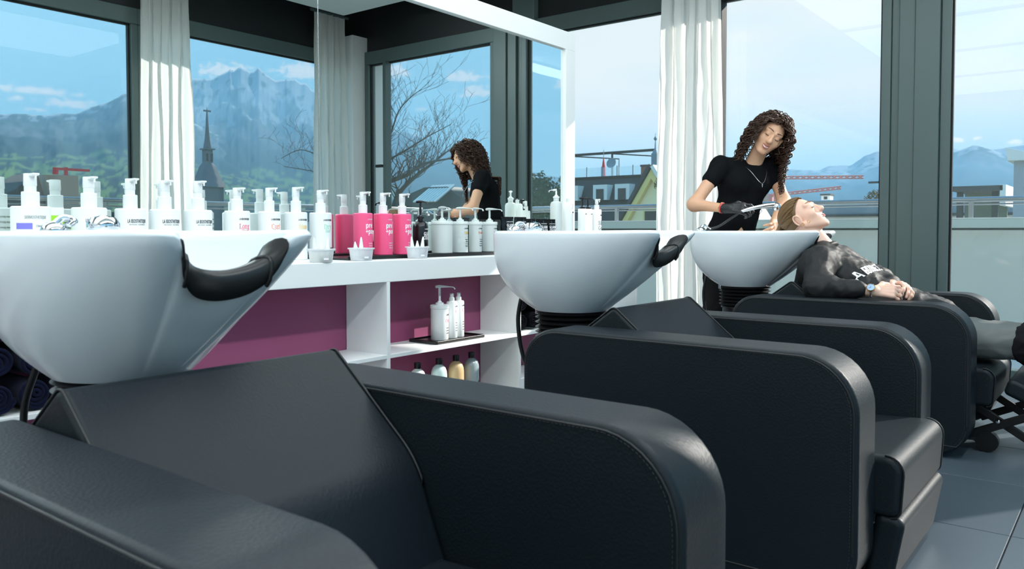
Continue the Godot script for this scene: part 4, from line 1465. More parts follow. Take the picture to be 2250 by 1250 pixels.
# ------------------------------------------------------------------ people
# a field of rounded bones, joined smoothly and meshed as surface nets
class Field:
	var o: Vector3
	var h: float
	var nx: int
	var ny: int
	var nz: int
	var k: float
	var s := PackedFloat32Array()

	func _init(lo: Vector3, hi: Vector3, cell: float, sharp: float):
		o = lo
		h = cell
		k = sharp
		nx = int(ceil((hi.x - lo.x) / cell)) + 1
		ny = int(ceil((hi.y - lo.y) / cell)) + 1
		nz = int(ceil((hi.z - lo.z) / cell)) + 1
		s.resize(nx * ny * nz)

	func cap(a: Vector3, b: Vector3, ra: float, rb: float):
		var m := maxf(ra, rb) + 5.0 / k
		var i0 := maxi(0, int((minf(a.x, b.x) - m - o.x) / h))
		var i1 := mini(nx - 1, int((maxf(a.x, b.x) + m - o.x) / h) + 1)
		var j0 := maxi(0, int((minf(a.y, b.y) - m - o.y) / h))
		var j1 := mini(ny - 1, int((maxf(a.y, b.y) + m - o.y) / h) + 1)
		var l0 := maxi(0, int((minf(a.z, b.z) - m - o.z) / h))
		var l1 := mini(nz - 1, int((maxf(a.z, b.z) + m - o.z) / h) + 1)
		var ab := b - a
		var ll := maxf(ab.length_squared(), 1e-9)
		for l in range(l0, l1 + 1):
			for j in range(j0, j1 + 1):
				var row := (l * ny + j) * nx
				for i in range(i0, i1 + 1):
					var p := Vector3(o.x + i * h, o.y + j * h, o.z + l * h) - a
					var t := clampf(p.dot(ab) / ll, 0.0, 1.0)
					var d := (p - ab * t).length() - (ra + (rb - ra) * t)
					if d * k < 5.0:
						s[row + i] += exp(-k * d)

	func ell(c: Vector3, r: Vector3, bs := Basis.IDENTITY):
		var m := maxf(r.x, maxf(r.y, r.z)) + 5.0 / k
		var inv := bs.transposed()
		for l in range(maxi(0, int((c.z - m - o.z) / h)), mini(nz - 1, int((c.z + m - o.z) / h) + 1) + 1):
			for j in range(maxi(0, int((c.y - m - o.y) / h)), mini(ny - 1, int((c.y + m - o.y) / h) + 1) + 1):
				var row := (l * ny + j) * nx
				for i in range(maxi(0, int((c.x - m - o.x) / h)), mini(nx - 1, int((c.x + m - o.x) / h) + 1) + 1):
					var p := inv * (Vector3(o.x + i * h, o.y + j * h, o.z + l * h) - c)
					var q := p / r
					var k0 := q.length()
					var k1 := (q / r).length()
					var d := k0 * (k0 - 1.0) / maxf(k1, 1e-6)
					if d * k < 5.0:
						s[row + i] += exp(-k * maxf(d, -0.2))

	func carve(c: Vector3, r: float):
		var m := r + 0.01
		for l in range(maxi(0, int((c.z - m - o.z) / h)), mini(nz - 1, int((c.z + m - o.z) / h) + 1) + 1):
			for j in range(maxi(0, int((c.y - m - o.y) / h)), mini(ny - 1, int((c.y + m - o.y) / h) + 1) + 1):
				var row := (l * ny + j) * nx
				for i in range(maxi(0, int((c.x - m - o.x) / h)), mini(nx - 1, int((c.x + m - o.x) / h) + 1) + 1):
					var d := (Vector3(o.x + i * h, o.y + j * h, o.z + l * h) - c).length() - r
					s[row + i] = minf(s[row + i], exp(k * d))

	func val(ix: int) -> float:
		return -log(maxf(s[ix], 1e-5)) / k

	# adds the surface to mb; xf places it
	func emit(mb, xf := Transform3D.IDENTITY):
		var at := PackedInt32Array()
		at.resize(nx * ny * nz)
		at.fill(-1)
		var pos := PackedVector3Array()
		var nxy := nx * ny
		var off := [0, 1, nx, nx + 1, nxy, nxy + 1, nxy + nx, nxy + nx + 1]
		var ofs := [Vector3(0, 0, 0), Vector3(1, 0, 0), Vector3(0, 1, 0), Vector3(1, 1, 0), Vector3(0, 0, 1), Vector3(1, 0, 1), Vector3(0, 1, 1), Vector3(1, 1, 1)]
		var edges := [[0, 1], [2, 3], [4, 5], [6, 7], [0, 2], [1, 3], [4, 6], [5, 7], [0, 4], [1, 5], [2, 6], [3, 7]]
		for l in nz - 1:
			for j in ny - 1:
				var base := (l * ny + j) * nx
				for i in nx - 1:
					var b := base + i
					var n := 0
					if s[b] >= 1.0: n += 1
					if s[b + 1] >= 1.0: n += 1
					if s[b + nx] >= 1.0: n += 1
					if s[b + nx + 1] >= 1.0: n += 1
					if s[b + nxy] >= 1.0: n += 1
					if s[b + nxy + 1] >= 1.0: n += 1
					if s[b + nxy + nx] >= 1.0: n += 1
					if s[b + nxy + nx + 1] >= 1.0: n += 1
					if n == 0 or n == 8:
						continue
					var sum := Vector3.ZERO
					var c := 0
					for e in edges:
						var va := val(b + off[e[0]])
						var vb := val(b + off[e[1]])
						if (va <= 0.0) != (vb <= 0.0):
							sum += ofs[e[0]].lerp(ofs[e[1]], clampf(va / (va - vb), 0.0, 1.0))
							c += 1
					at[b] = pos.size()
					pos.append(o + (Vector3(i, j, l) + sum / maxf(c, 1)) * h)
		var nn := PackedVector3Array()
		nn.resize(pos.size())
		var tri := PackedInt32Array()
		var steps := [1, nx, nxy]
		for l in range(1, nz - 1):
			for j in range(1, ny - 1):
				var base := (l * ny + j) * nx
				for i in range(1, nx - 1):
					var b := base + i
					var ins := s[b] >= 1.0
					for ax in 3:
						if (s[b + steps[ax]] >= 1.0) == ins:
							continue
						var u: int = steps[(ax + 1) % 3]
						var w: int = steps[(ax + 2) % 3]
						var q0 := at[b]
						var q1 := at[b - u]
						var q2 := at[b - u - w]
						var q3 := at[b - w]
						if q0 < 0 or q1 < 0 or q2 < 0 or q3 < 0:
							continue
						var fn := (pos[q2] - pos[q0]).cross(pos[q3] - pos[q1])
						var want := Vector3.ZERO
						want[ax] = 1.0 if ins else -1.0
						if fn.dot(want) < 0.0:
							fn = -fn
							tri.append_array(PackedInt32Array([q0, q1, q2, q0, q2, q3]))
						else:
							tri.append_array(PackedInt32Array([q0, q2, q1, q0, q3, q2]))
						nn[q0] += fn
						nn[q1] += fn
						nn[q2] += fn
						nn[q3] += fn
		var st: int = mb.v.size()
		for i in pos.size():
			mb.put(xf * pos[i], (xf.basis * nn[i]).normalized())
		for t in tri:
			mb.ix.append(st + t)

# pushes a mesh's vertices in and out along their normals by a function of place, then evens the normals
func wrinkle(mb: MB, amount: float, fr: Vector3, seed_: int):
	var nz := FastNoiseLite.new()
	nz.seed = seed_
	nz.frequency = 1.0
	nz.fractal_octaves = 3
	nz.fractal_type = FastNoiseLite.FRACTAL_RIDGED
	for i in mb.v.size():
		var p := mb.v[i] * fr
		mb.v[i] += mb.n[i] * amount * nz.get_noise_3dv(p)
	renormal(mb)

func renormal(mb: MB):
	var acc := PackedVector3Array()
	acc.resize(mb.v.size())
	for t in range(0, mb.ix.size(), 3):
		var a := mb.ix[t]
		var b := mb.ix[t + 1]
		var c := mb.ix[t + 2]
		var fn := (mb.v[c] - mb.v[a]).cross(mb.v[b] - mb.v[a])
		acc[a] += fn
		acc[b] += fn
		acc[c] += fn
	for i in acc.size():
		mb.n[i] = acc[i].normalized()

# a head about its centre: +z the face, +y the crown, +x the person's left
func head_into(mb: MB, xf: Transform3D, neck_to: Vector3, smile: float):
	var f := Field.new(Vector3(-0.11, -0.22, -0.13), Vector3(0.11, 0.14, 0.135), 0.0038, 190.0)
	f.ell(Vector3(0, 0.032, -0.016), Vector3(0.072, 0.080, 0.090))
	f.ell(Vector3(0, -0.024, 0.026), Vector3(0.061, 0.074, 0.056))
	f.ell(Vector3(0, -0.060, 0.038), Vector3(0.045, 0.046, 0.040))
	for s in [-1.0, 1.0]:
		f.cap(Vector3(s * 0.054, -0.048, -0.002), Vector3(s * 0.016, -0.097, 0.056), 0.016, 0.014)
		f.ell(Vector3(s * 0.039, -0.028, 0.052), Vector3(0.022, 0.022 + 0.004 * smile, 0.022))
		f.cap(Vector3(s * 0.046, 0.026, 0.058), Vector3(s * 0.014, 0.024, 0.077), 0.009, 0.009)
		f.ell(Vector3(s * 0.074, -0.012, -0.010), Vector3(0.007, 0.030, 0.017), Basis(Vector3.UP, s * 0.35))
	f.ell(Vector3(0, -0.099, 0.062), Vector3(0.019, 0.016, 0.014))
	f.carve(Vector3(0.031, 0.004, 0.098), 0.0195)
	f.carve(Vector3(-0.031, 0.004, 0.098), 0.0195)
	for s in [-1.0, 1.0]:
		f.ell(Vector3(s * 0.031, 0.003, 0.068), Vector3(0.0125, 0.0105, 0.0125))
	f.cap(Vector3(0, 0.012, 0.080), Vector3(0, -0.028, 0.098), 0.0062, 0.0088)
	f.ell(Vector3(0, -0.031, 0.099), Vector3(0.0075, 0.0070, 0.0075))
	for s in [-1.0, 1.0]:
		f.ell(Vector3(s * 0.0095, -0.034, 0.090), Vector3(0.0065, 0.0055, 0.0075))
	f.cap(Vector3(0, -0.05, -0.022), neck_to, 0.046, 0.050)
	f.emit(mb, xf)

func face_parts(person: Node3D, xf: Transform3D, lip: Material, brow: Material, smile: float):
	var rootm := person.transform.affine_inverse()
	var t := rootm * xf
	# lips
	var up := PackedVector3Array()
	var lo := PackedVector3Array()
	var teeth := PackedVector3Array()
	for i in 13:
		var u := i / 12.0 * 2.0 - 1.0
		var x := u * (0.021 + 0.006 * smile)
		var z := 0.0835 - 0.012 * u * u
		var lift := 0.010 * smile * u * u
		up.append(t * Vector3(x, -0.0605 + lift * 0.8 + 0.0015 * absf(sin(u * 3.0)), z))
		lo.append(t * Vector3(x * 0.92, -0.0685 - 0.006 * smile * (1.0 - u * u) + lift * 0.85, z - 0.001))
		teeth.append(t * Vector3(x * 0.86, -0.0645 - 0.003 * smile * (1.0 - u * u) + lift * 0.8, z - 0.0025))
	var rr := PackedFloat32Array()
	for i in 13:
		var u := i / 12.0 * 2.0 - 1.0
		rr.append(0.0012 + 0.0032 * (1.0 - u * u))
	var b := MB.new()
	b.tube(up, rr, 8)
	b.tube(lo, rr, 8)
	part(person, "lips", b.mesh(), lip)
	if smile > 0.5:
		var tb := MB.new()
		var tr := PackedFloat32Array()
		for i in 13:
			var u := i / 12.0 * 2.0 - 1.0
			tr.append(0.001 + 0.0034 * (1.0 - u * u))
		tb.tube(teeth, tr, 8)
		part(person, "teeth", tb.mesh(), M.teeth)
	for s in [-1.0, 1.0]:
		var eb := PackedVector3Array()
		var er := PackedFloat32Array()
		var ls := PackedVector3Array()
		var lr := PackedFloat32Array()
		for i in 9:
			var u := i / 8.0
			eb.append(t * Vector3(s * lerpf(0.013, 0.050, u), 0.029 + 0.008 * sin(u * 2.2) - 0.004 * u, 0.0885 - 0.026 * u * u - 0.002 * u))
			er.append(0.0031 * (1.0 - 0.75 * u * u))
			var a := lerpf(-1.1, 1.1, u)
			ls.append(t * Vector3(s * (0.031 + 0.0135 * sin(a)), -0.0015 - 0.0045 * cos(a), 0.0685 + 0.0140 * cos(a * 0.85)))
			lr.append(0.0017)
		var m2 := MB.new()
		m2.tube(eb, er, 6, true, 0.6)
		part(person, "eyebrow", m2.mesh(), brow)
		var m3 := MB.new()
		m3.tube(ls, lr, 5)
		part(person, "eyelashes", m3.mesh(), M.lash)
		# the shell of the ear: a curled rim
		var er2 := PackedVector3Array()
		for i in 15:
			var a := lerpf(-0.9, 3.9, i / 14.0)
			er2.append(t * Vector3(s * (0.079 + 0.004 * sin(a)), -0.010 + 0.028 * sin(a), -0.012 - 0.017 * cos(a)))
		part(person, "ear_rim", tube_mesh(er2, 0.0042, 7), person.get_meta("skin_ref"))

# a hand: wrist, direction to the knuckles, direction out of the back of the hand, side of the thumb (+1 or -1 along back x dir)
func hand_into(f: Field, w: Vector3, d: Vector3, back: Vector3, thumb: float, curl: Array, scale: float, spread := 0.14):
	d = d.normalized()
	back = (back - d * back.dot(d)).normalized()
	var side := back.cross(d).normalized() * thumb
	var kn := []
	for q in 4:
		var u := (1.5 - q) * 0.0195 * scale
		var base := w + side * u * 0.55 + d * 0.012 * scale
		var kk := w + d * (0.088 - 0.004 * absf(q - 1.2)) * scale + side * u + back * (0.003 - 0.002 * absf(q - 1.5)) * scale
		f.cap(base, kk, 0.0135 * scale, 0.0108 * scale)
		kn.append(kk)
	var lens := [[0.043, 0.026, 0.021], [0.047, 0.030, 0.022], [0.044, 0.028, 0.021], [0.034, 0.021, 0.019]]
	for q in 4:
		var p: Vector3 = kn[q]
		var ang := 0.0
		var fan := side * (1.5 - q) * spread
		var r := [0.0092, 0.0094, 0.0090, 0.0080][q] * scale as float
		for j in 3:
			ang += float(curl[q]) * [0.9, 1.1, 0.8][j]
			var dir := ((d + fan).normalized() * cos(ang) - back * sin(ang)).normalized()
			var e: Vector3 = p + dir * lens[q][j] * scale
			f.cap(p, e, r, r * 0.9)
			p = e
			r *= 0.9
	# thumb from the side of the palm
	var tb := w + d * 0.022 * scale + side * 0.020 * scale
	var t1 := tb + (d * 0.55 + side * 0.75 - back * 0.35).normalized() * 0.040 * scale
	var tc := float(curl[4])
	var t2 := t1 + (d * 0.85 + side * (0.45 - tc) - back * (0.3 + tc)).normalized() * 0.032 * scale
	var t3 := t2 + (d * 0.9 + side * (0.1 - tc) - back * (0.3 + tc)).normalized() * 0.026 * scale
	f.cap(tb, t1, 0.0145 * scale, 0.0115 * scale)
	f.cap(t1, t2, 0.0110 * scale, 0.0098 * scale)
	f.cap(t2, t3, 0.0098 * scale, 0.0085 * scale)

func build_people():
	var sk := mat("skin_warm", Color(0.84, 0.65, 0.525), 0.5)
	sk.subsurf_scatter_enabled = true
	sk.subsurf_scatter_strength = 0.12
	var sk2 := mat("skin_light", Color(0.90, 0.725, 0.64), 0.5)
	sk2.subsurf_scatter_enabled = true
	sk2.subsurf_scatter_strength = 0.15
	mat("teeth", Color(0.95, 0.94, 0.90), 0.3)
	mat("lash", Color(0.08, 0.06, 0.05), 0.7)
	mat("lip_rose", Color(0.72, 0.40, 0.36), 0.45)
	mat("lip_pale", Color(0.82, 0.52, 0.48), 0.45)
	mat("brow_dark", Color(0.20, 0.13, 0.10), 0.8)
	mat("brow_light", Color(0.50, 0.38, 0.28), 0.8)
	mat("shirt_black", Color(0.075, 0.08, 0.09), 0.9, 0.0, 0.2)
	mat("trousers_black", Color(0.13, 0.13, 0.135), 0.9, 0.0, 0.2)
	mat("gown_black", Color(0.105, 0.11, 0.115), 0.6, 0.0, 0.4)
	mat("denim", Color(0.44, 0.455, 0.45), 0.9, 0.0, 0.2)
	relief(M.denim, noise_tex(0.3, 81, 256, 2), 0.05, 12.0)
	mat("denim_dark", Color(0.12, 0.12, 0.135), 0.9, 0.0, 0.2)
	mat("glove", Color(0.085, 0.09, 0.095), 0.45)
	var hd := mat("hair_dark", Color(0.27, 0.175, 0.125), 0.36)
	hd.vertex_color_use_as_albedo = true
	var hl := mat("hair_light", Color(0.50, 0.385, 0.25), 0.4)
	hl.vertex_color_use_as_albedo = true
	mat("gold", Color(0.90, 0.72, 0.45), 0.2, 1.0)
	mat("silver", Color(0.85, 0.86, 0.88), 0.2, 1.0)
	stylist()
	client()

func stylist():
	var base := Vector3(4.74, 0, -1.98)
	var p := thing("person", "standing woman with long curly dark hair, black T-shirt and black glove", "person", base)
	p.set_meta("skin_ref", M.skin_warm)
	var o := base
	var neck := Vector3(4.71, 1.365, -1.832) - o
	var shr := Vector3(4.575, 1.345, -1.968) - o
	var shl := Vector3(4.850, 1.345, -1.765) - o
	var elr := Vector3(4.375, 1.112, -2.045) - o
	var wrr := Vector3(4.352, 1.085, -1.835) - o
	var ell_ := Vector3(4.775, 1.135, -1.66) - o
	var wrl := Vector3(4.556, 1.004, -1.640) - o
	var chest := Vector3(4.715, 1.235, -1.885) - o
	var waist := Vector3(4.722, 1.04, -1.935) - o
	var pel := Vector3(4.735, 0.89, -1.975) - o
	var fwdv := Vector3(-0.65, 0, 0.76)
	var rgt := Vector3(-0.76, 0, -0.65)
	var hip_r := pel + rgt * 0.085 + Vector3(0, -0.03, 0)
	var hip_l := pel - rgt * 0.085 + Vector3(0, -0.03, 0)
	var knee_r := Vector3(0, 0.48, 0) + Vector3(pel.x, 0, pel.z) + rgt * 0.10 + fwdv * 0.02
	var knee_l := Vector3(0, 0.48, 0) + Vector3(pel.x, 0, pel.z) - rgt * 0.10 + fwdv * 0.03
	var ank_r := Vector3(knee_r.x, 0.08, knee_r.z) - fwdv * 0.02
	var ank_l := Vector3(knee_l.x, 0.08, knee_l.z) - fwdv * 0.02
	# head: chin to crown, turned a little aside, bowed and tipped
	var hc := Vector3(4.680, 1.517, -1.717) - o
	var upv := Vector3(4.743, 1.629, -1.691) - Vector3(4.616, 1.409, -1.743)
	upv = (upv.normalized() + fwdv * 0.30).normalized()
	var face := (Vector3(-0.84, -0.22, 0.53)).normalized()
	var yv := (upv - face * upv.dot(face)).normalized()
	var hb := Basis(yv.cross(face).normalized(), yv, face)
	var hxf := Transform3D(hb, hc)
	# the body: arms, neck, torso and legs in one skin
	var body := MB.new()
	var f := Field.new(Vector3(-0.52, 0.0, -0.32), Vector3(0.34, 1.50, 0.46), 0.0105, 75.0)
	f.cap(shr, elr, 0.043, 0.034)
	f.cap(elr, wrr, 0.035, 0.024)
	f.cap(shl, ell_, 0.042, 0.034)
	f.cap(ell_, wrl, 0.035, 0.024)
	f.cap(neck + Vector3(0, -0.03, 0), hc + hb * Vector3(0, -0.09, -0.02), 0.047, 0.042)
	f.cap(shr * 0.75 + shl * 0.25, shr, 0.045, 0.04)
	f.cap(shl * 0.75 + shr * 0.25, shl, 0.045, 0.04)
	f.cap(chest + rgt * 0.07, chest - rgt * 0.07, 0.075, 0.075)
	f.cap(chest, waist, 0.09, 0.08)
	f.cap(waist, pel, 0.08, 0.10)
	f.cap(hip_r, knee_r, 0.07, 0.048)
	f.cap(hip_l, knee_l, 0.07, 0.048)
	f.cap(knee_r, ank_r, 0.048, 0.035)
	f.cap(knee_l, ank_l, 0.048, 0.035)
	f.emit(body)
	head_into(body, hxf, hxf.affine_inverse() * (neck + Vector3(0, -0.02, 0)), 1.0)
	# her bare left hand, resting under the head in the basin
	var hf := Field.new(wrl + Vector3(-0.16, -0.16, -0.14), wrl + Vector3(0.12, 0.10, 0.16), 0.0034, 330.0)
	hf.cap(wrl.lerp(ell_, 0.10), wrl, 0.026, 0.024)
	hand_into(hf, wrl, Vector3(-0.75, -0.30, 0.25), Vector3(0.5, 0.25, 0.8), 1.0, [0.35, 0.4, 0.45, 0.5, 0.3], 0.9)
	hf.emit(body)
	part(p, "body", body.mesh(), M.skin_warm)
	face_parts(p, Transform3D(hb, hc + o), M.lip_rose, M.brow_dark, 1.0)
	# T-shirt with short sleeves
	var sm := MB.new()
	var sf := Field.new(Vector3(-0.40, 0.82, -0.32), Vector3(0.34, 1.47, 0.42), 0.009, 70.0)
	sf.cap(shr * 0.7 + shl * 0.3, shr, 0.052, 0.052)
	sf.cap(shl * 0.7 + shr * 0.3, shl, 0.052, 0.052)
	sf.cap(shr, shr.lerp(elr, 0.38), 0.050, 0.048)
	sf.cap(shl, shl.lerp(ell_, 0.38), 0.050, 0.048)
	sf.cap(chest + rgt * 0.075 + Vector3(0, 0.03, 0), chest - rgt * 0.075 + Vector3(0, 0.03, 0), 0.088, 0.088)
	for s in [-1.0, 1.0]:
		sf.ell(chest + rgt * 0.068 * s + fwdv * 0.052 + Vector3(0, 0.0, 0), Vector3(0.062, 0.060, 0.062))
	sf.cap(chest + rgt * 0.045, waist + rgt * 0.045, 0.092, 0.082)
	sf.cap(chest - rgt * 0.045, waist - rgt * 0.045, 0.092, 0.082)
	sf.cap(waist + rgt * 0.045, pel + rgt * 0.055 + Vector3(0, 0.05, 0), 0.082, 0.096)
	sf.cap(waist - rgt * 0.045, pel - rgt * 0.055 + Vector3(0, 0.05, 0), 0.082, 0.096)
	sf.cap(neck + Vector3(0, -0.045, 0), neck + Vector3(0, -0.055, 0) - rgt * 0.03, 0.055, 0.055)
	sf.emit(sm)
	wrinkle(sm, 0.006, Vector3(7, 4, 7), 3)
	part(p, "t_shirt", sm.mesh(), M.shirt_black)
	# trousers
	var tm := MB.new()
	var tf := Field.new(Vector3(-0.30, 0.05, -0.30), Vector3(0.30, 1.02, 0.30), 0.011, 70.0)
	tf.cap(pel + rgt * 0.06, pel - rgt * 0.06, 0.105, 0.105)
	tf.cap(hip_r, knee_r, 0.088, 0.064)
	tf.cap(hip_l, knee_l, 0.088, 0.064)
	tf.cap(knee_r, ank_r + Vector3(0, 0.02, 0), 0.064, 0.058)
	tf.cap(knee_l, ank_l + Vector3(0, 0.02, 0), 0.064, 0.058)
	tf.emit(tm)
	wrinkle(tm, 0.008, Vector3(6, 5, 6), 8)
	part(p, "trousers", tm.mesh(), M.trousers_black)
	for a in [ank_r, ank_l]:
		var b := MB.new()
		b.rbox(Vector3(0.09, 0.09, 0.25), 0.04, 4, Transform3D(Basis(Vector3.UP, atan2(fwdv.x, fwdv.z)), Vector3(a.x, 0.048, a.z) + fwdv * 0.05))
		part(p, "shoe", b.mesh(), M.trousers_black)
	# black glove on the right hand, holding the spray
	var gf := Field.new(wrr + Vector3(-0.14, -0.12, -0.06), wrr + Vector3(0.16, 0.12, 0.24), 0.0032, 330.0)
	var hd := (Vector3(4.340, 1.083, -1.72) - Vector3(4.352, 1.085, -1.835)).normalized()
	gf.cap(wrr - hd * 0.012, wrr + hd * 0.02, 0.029, 0.026)
	hand_into(gf, wrr + hd * 0.01, hd + Vector3(0.15, 0.02, 0), Vector3(-0.85, 0.55, 0.0), 1.0, [0.62, 0.72, 0.80, 0.85, 0.35], 0.95)
	var gm := MB.new()
	gf.emit(gm)
	part(p, "glove", gm.mesh(), M.glove)
	# two thin bracelets and a necklace with a small cross
	for q in 2:
		var ring := PackedVector3Array()
		var ax := (elr - wrr).normalized()
		var c := wrr + ax * (0.028 + 0.008 * q)
		var u := ax.cross(Vector3.UP).normalized()
		var v := ax.cross(u)
		for i in 21:
			var a := TAU * i / 20.0
			ring.append(c + (u * cos(a) + v * sin(a)) * 0.0295)
		part(p, "bracelet", tube_mesh(ring, 0.0022, 6), M.ink_red if q == 0 else M.gold)
	var nk := smooth_path([neck + rgt * 0.062 + Vector3(0, -0.012, 0) + fwdv * 0.01, neck + rgt * 0.050 + fwdv * 0.085 + Vector3(0, -0.06, 0), neck + fwdv * 0.125 + Vector3(0, -0.130, 0), neck - rgt * 0.050 + fwdv * 0.085 + Vector3(0, -0.06, 0), neck - rgt * 0.062 + Vector3(0, -0.012, 0) + fwdv * 0.01], 6)
	var chain := part(p, "necklace", tube_mesh(nk, 0.0014, 5), M.silver)
	var cr := MB.new()
	var cp := neck + fwdv * 0.127 + Vector3(0, -0.142, 0)
	cr.rbox(Vector3(0.003, 0.020, 0.003), 0.0008, 1, Transform3D(Basis.IDENTITY, cp))
	cr.rbox(Vector3(0.010, 0.003, 0.003), 0.0008, 1, Transform3D(Basis(Vector3.UP, atan2(fwdv.x, fwdv.z)), cp + Vector3(0, 0.004, 0)))
	part(chain, "cross_pendant", cr.mesh(), M.silver)
	curly_hair(p, hxf, rgt, fwdv, neck)
	# the hand spray and its hose
	var sp := thing("hand_spray", "chrome hand spray held in the black-gloved hand", "spray", Vector3(4.357, 1.086, -1.684))
	var so := Vector3(4.357, 1.086, -1.684)
	var path := smooth_path([Vector3(4.343, 1.068, -1.745) - so, Vector3(4.357, 1.084, -1.690) - so, Vector3(4.385, 1.098, -1.630) - so, Vector3(4.412, 1.104, -1.585) - so], 5)
	var rr := PackedFloat32Array()
	for i in path.size():
		rr.append(lerpf(0.010, 0.0125, float(i) / path.size()))
	var sb := MB.new()
	sb.tube(path, rr, 14)
	part(sp, "spray_handle", sb.mesh(), M.chrome)
	var hx := Transform3D(Basis(Vector3.RIGHT, 0.0) * Basis(Vector3.BACK, 0.3), Vector3(4.418, 1.098, -1.575) - so)
	part(sp, "spray_head", lathe_mesh(V2([0.0, -0.022, 0.020, -0.022, 0.023, -0.014, 0.018, 0.008, 0.010, 0.014, 0.0, 0.015]), 18, hx), M.chrome)
	var hose := smooth_path([Vector3(4.343, 1.068, -1.745) - so, Vector3(4.33, 1.03, -1.80) - so, Vector3(4.30, 0.985, -1.86) - so, Vector3(4.27, 0.97, -1.90) - so, Vector3(4.25, 0.955, -1.925) - so], 6)
	part(sp, "spray_hose", tube_mesh(hose, 0.0065, 8), M.rubber)

# many coiled locks rooted on the scalp
func curly_hair(p: Node3D, hxf: Transform3D, rgt: Vector3, fwdv: Vector3, neck: Vector3):
	var g := RandomNumberGenerator.new()
	g.seed = 77
	var cap := MB.new()
	cap.tint = true
	var rows := []
	for j in 14:
		var row := PackedVector3Array()
		for i in 36:
			var a := TAU * i / 36.0
			var el := lerpf(PI / 2, -0.75, j / 13.0)
			# the hairline rises over the forehead
			var front := maxf(0.0, cos(a))
			el = maxf(el, lerpf(-0.75, 0.62, pow(front, 0.6)))
			var d := Vector3(sin(a) * cos(el), sin(el), cos(a) * cos(el))
			row.append(hxf * (Vector3(0, 0.030, -0.018) + d * Vector3(0.081, 0.091, 0.099)))
		rows.append(row)
	cap.col = Color(0.62, 0.6, 0.58)
	cap.skin(rows, true, true)
	var hair := part(p, "hair", cap.mesh(), M.hair_dark)
	var locks := MB.new()
	locks.tint = true
	var inv := hxf.affine_inverse()
	for q in 430:
		var a := g.randf() * TAU
		var el := g.randf_range(-0.25, 1.45)
		var front := maxf(0.0, cos(a))
		if el < lerpf(-0.3, 0.66, pow(front, 0.6)):
			el = lerpf(-0.3, 0.66, pow(front, 0.6)) + 0.25 * g.randf()
		var d := Vector3(sin(a) * cos(el), sin(el), cos(a) * cos(el))
		var root := hxf * (Vector3(0, 0.030, -0.018) + d * Vector3(0.079, 0.089, 0.097))
		var out := (hxf.basis * d).normalized()
		# which side it falls to: x > 0 is her left
		var side: float = 1.0 if d.x + 0.25 * g.randfn() > 0.0 else -1.0
		var behind := clampf(0.5 - d.z * 0.9 + 0.25 * g.randfn(), 0.0, 1.0)
		var ln := g.randf_range(0.26, 0.40) if side > 0 else g.randf_range(0.20, 0.36)
		if side < 0 and behind < 0.4:
			ln = g.randf_range(0.13, 0.22)
		if behind > 0.55:
			ln += 0.10
		var swing := -rgt * side
		var target := swing * ((0.085 if side > 0 else 0.115) + 0.04 * g.randf()) - fwdv * (0.17 * behind - 0.05) * 0.9
		var n := 64
		var pts := PackedVector3Array()
		var rr := PackedFloat32Array()
		var pos := root
		var dir := (out + swing * 0.5 + Vector3(0, 0.15, 0)).normalized()
		var ph := g.randf() * TAU
		var turns := ln * g.randf_range(19.0, 26.0)
		var amp := g.randf_range(0.006, 0.012)
		var anchor := Vector3(neck.x, 0, neck.z) + target
		for i in n + 1:
			var t := float(i) / n
			var u := dir.cross(Vector3(0.3, 0.1, 0.9)).normalized()
			var w := dir.cross(u)
			var grow := smoothstep(0.0, 0.18, t)
			var h := (u * cos(ph + TAU * turns * t) + w * sin(ph + TAU * turns * t)) * amp * grow
			pts.append(pos + h)
			rr.append(lerpf(0.0031, 0.0017, t))
			var want := Vector3(0, -1, 0)
			var pull := anchor - Vector3(pos.x, 0, pos.z)
			want += pull * 3.2
			dir = (dir + want.normalized() * 0.19).normalized()
			pos += dir * ln / n
			# keep off the head and the shoulders
			var lp := inv * pos
			var e := (lp - Vector3(0, 0.02, -0.012)) / Vector3(0.088, 0.105, 0.104)
			if e.length() < 1.0:
				pos = hxf * (Vector3(0, 0.02, -0.012) + e.normalized() * Vector3(0.088, 0.105, 0.104))
			# keep the face free
			lp = inv * pos
			if lp.z > 0.012 and absf(lp.x) < 0.078 and lp.y < 0.078:
				lp.x = 0.080 * signf(lp.x if absf(lp.x) > 0.002 else side)
				pos = hxf * lp
			if pos.y < neck.y - 0.005:
				var c := Vector3(pos.x - neck.x, 0, pos.z - neck.z + 0.03)
				var along := c.dot(rgt)
				var deep := c.dot(fwdv)
				if absf(along) < 0.19 and absf(deep) < 0.125:
					deep = 0.125 * (1.0 if deep > -0.02 and behind < 0.5 else -1.0)
					var q2 := rgt * along + fwdv * deep
					pos.x = neck.x + q2.x
					pos.z = neck.z - 0.03 + q2.z
		var tone := g.randf_range(0.55, 1.15)
		locks.col = Color(tone, tone * g.randf_range(0.9, 1.02), tone * g.randf_range(0.8, 1.0))
		locks.tube(pts, rr, 4, false)
	var lk := part(hair, "curls", locks.mesh(), M.hair_dark)
	lk.set_meta("kind", "stuff")

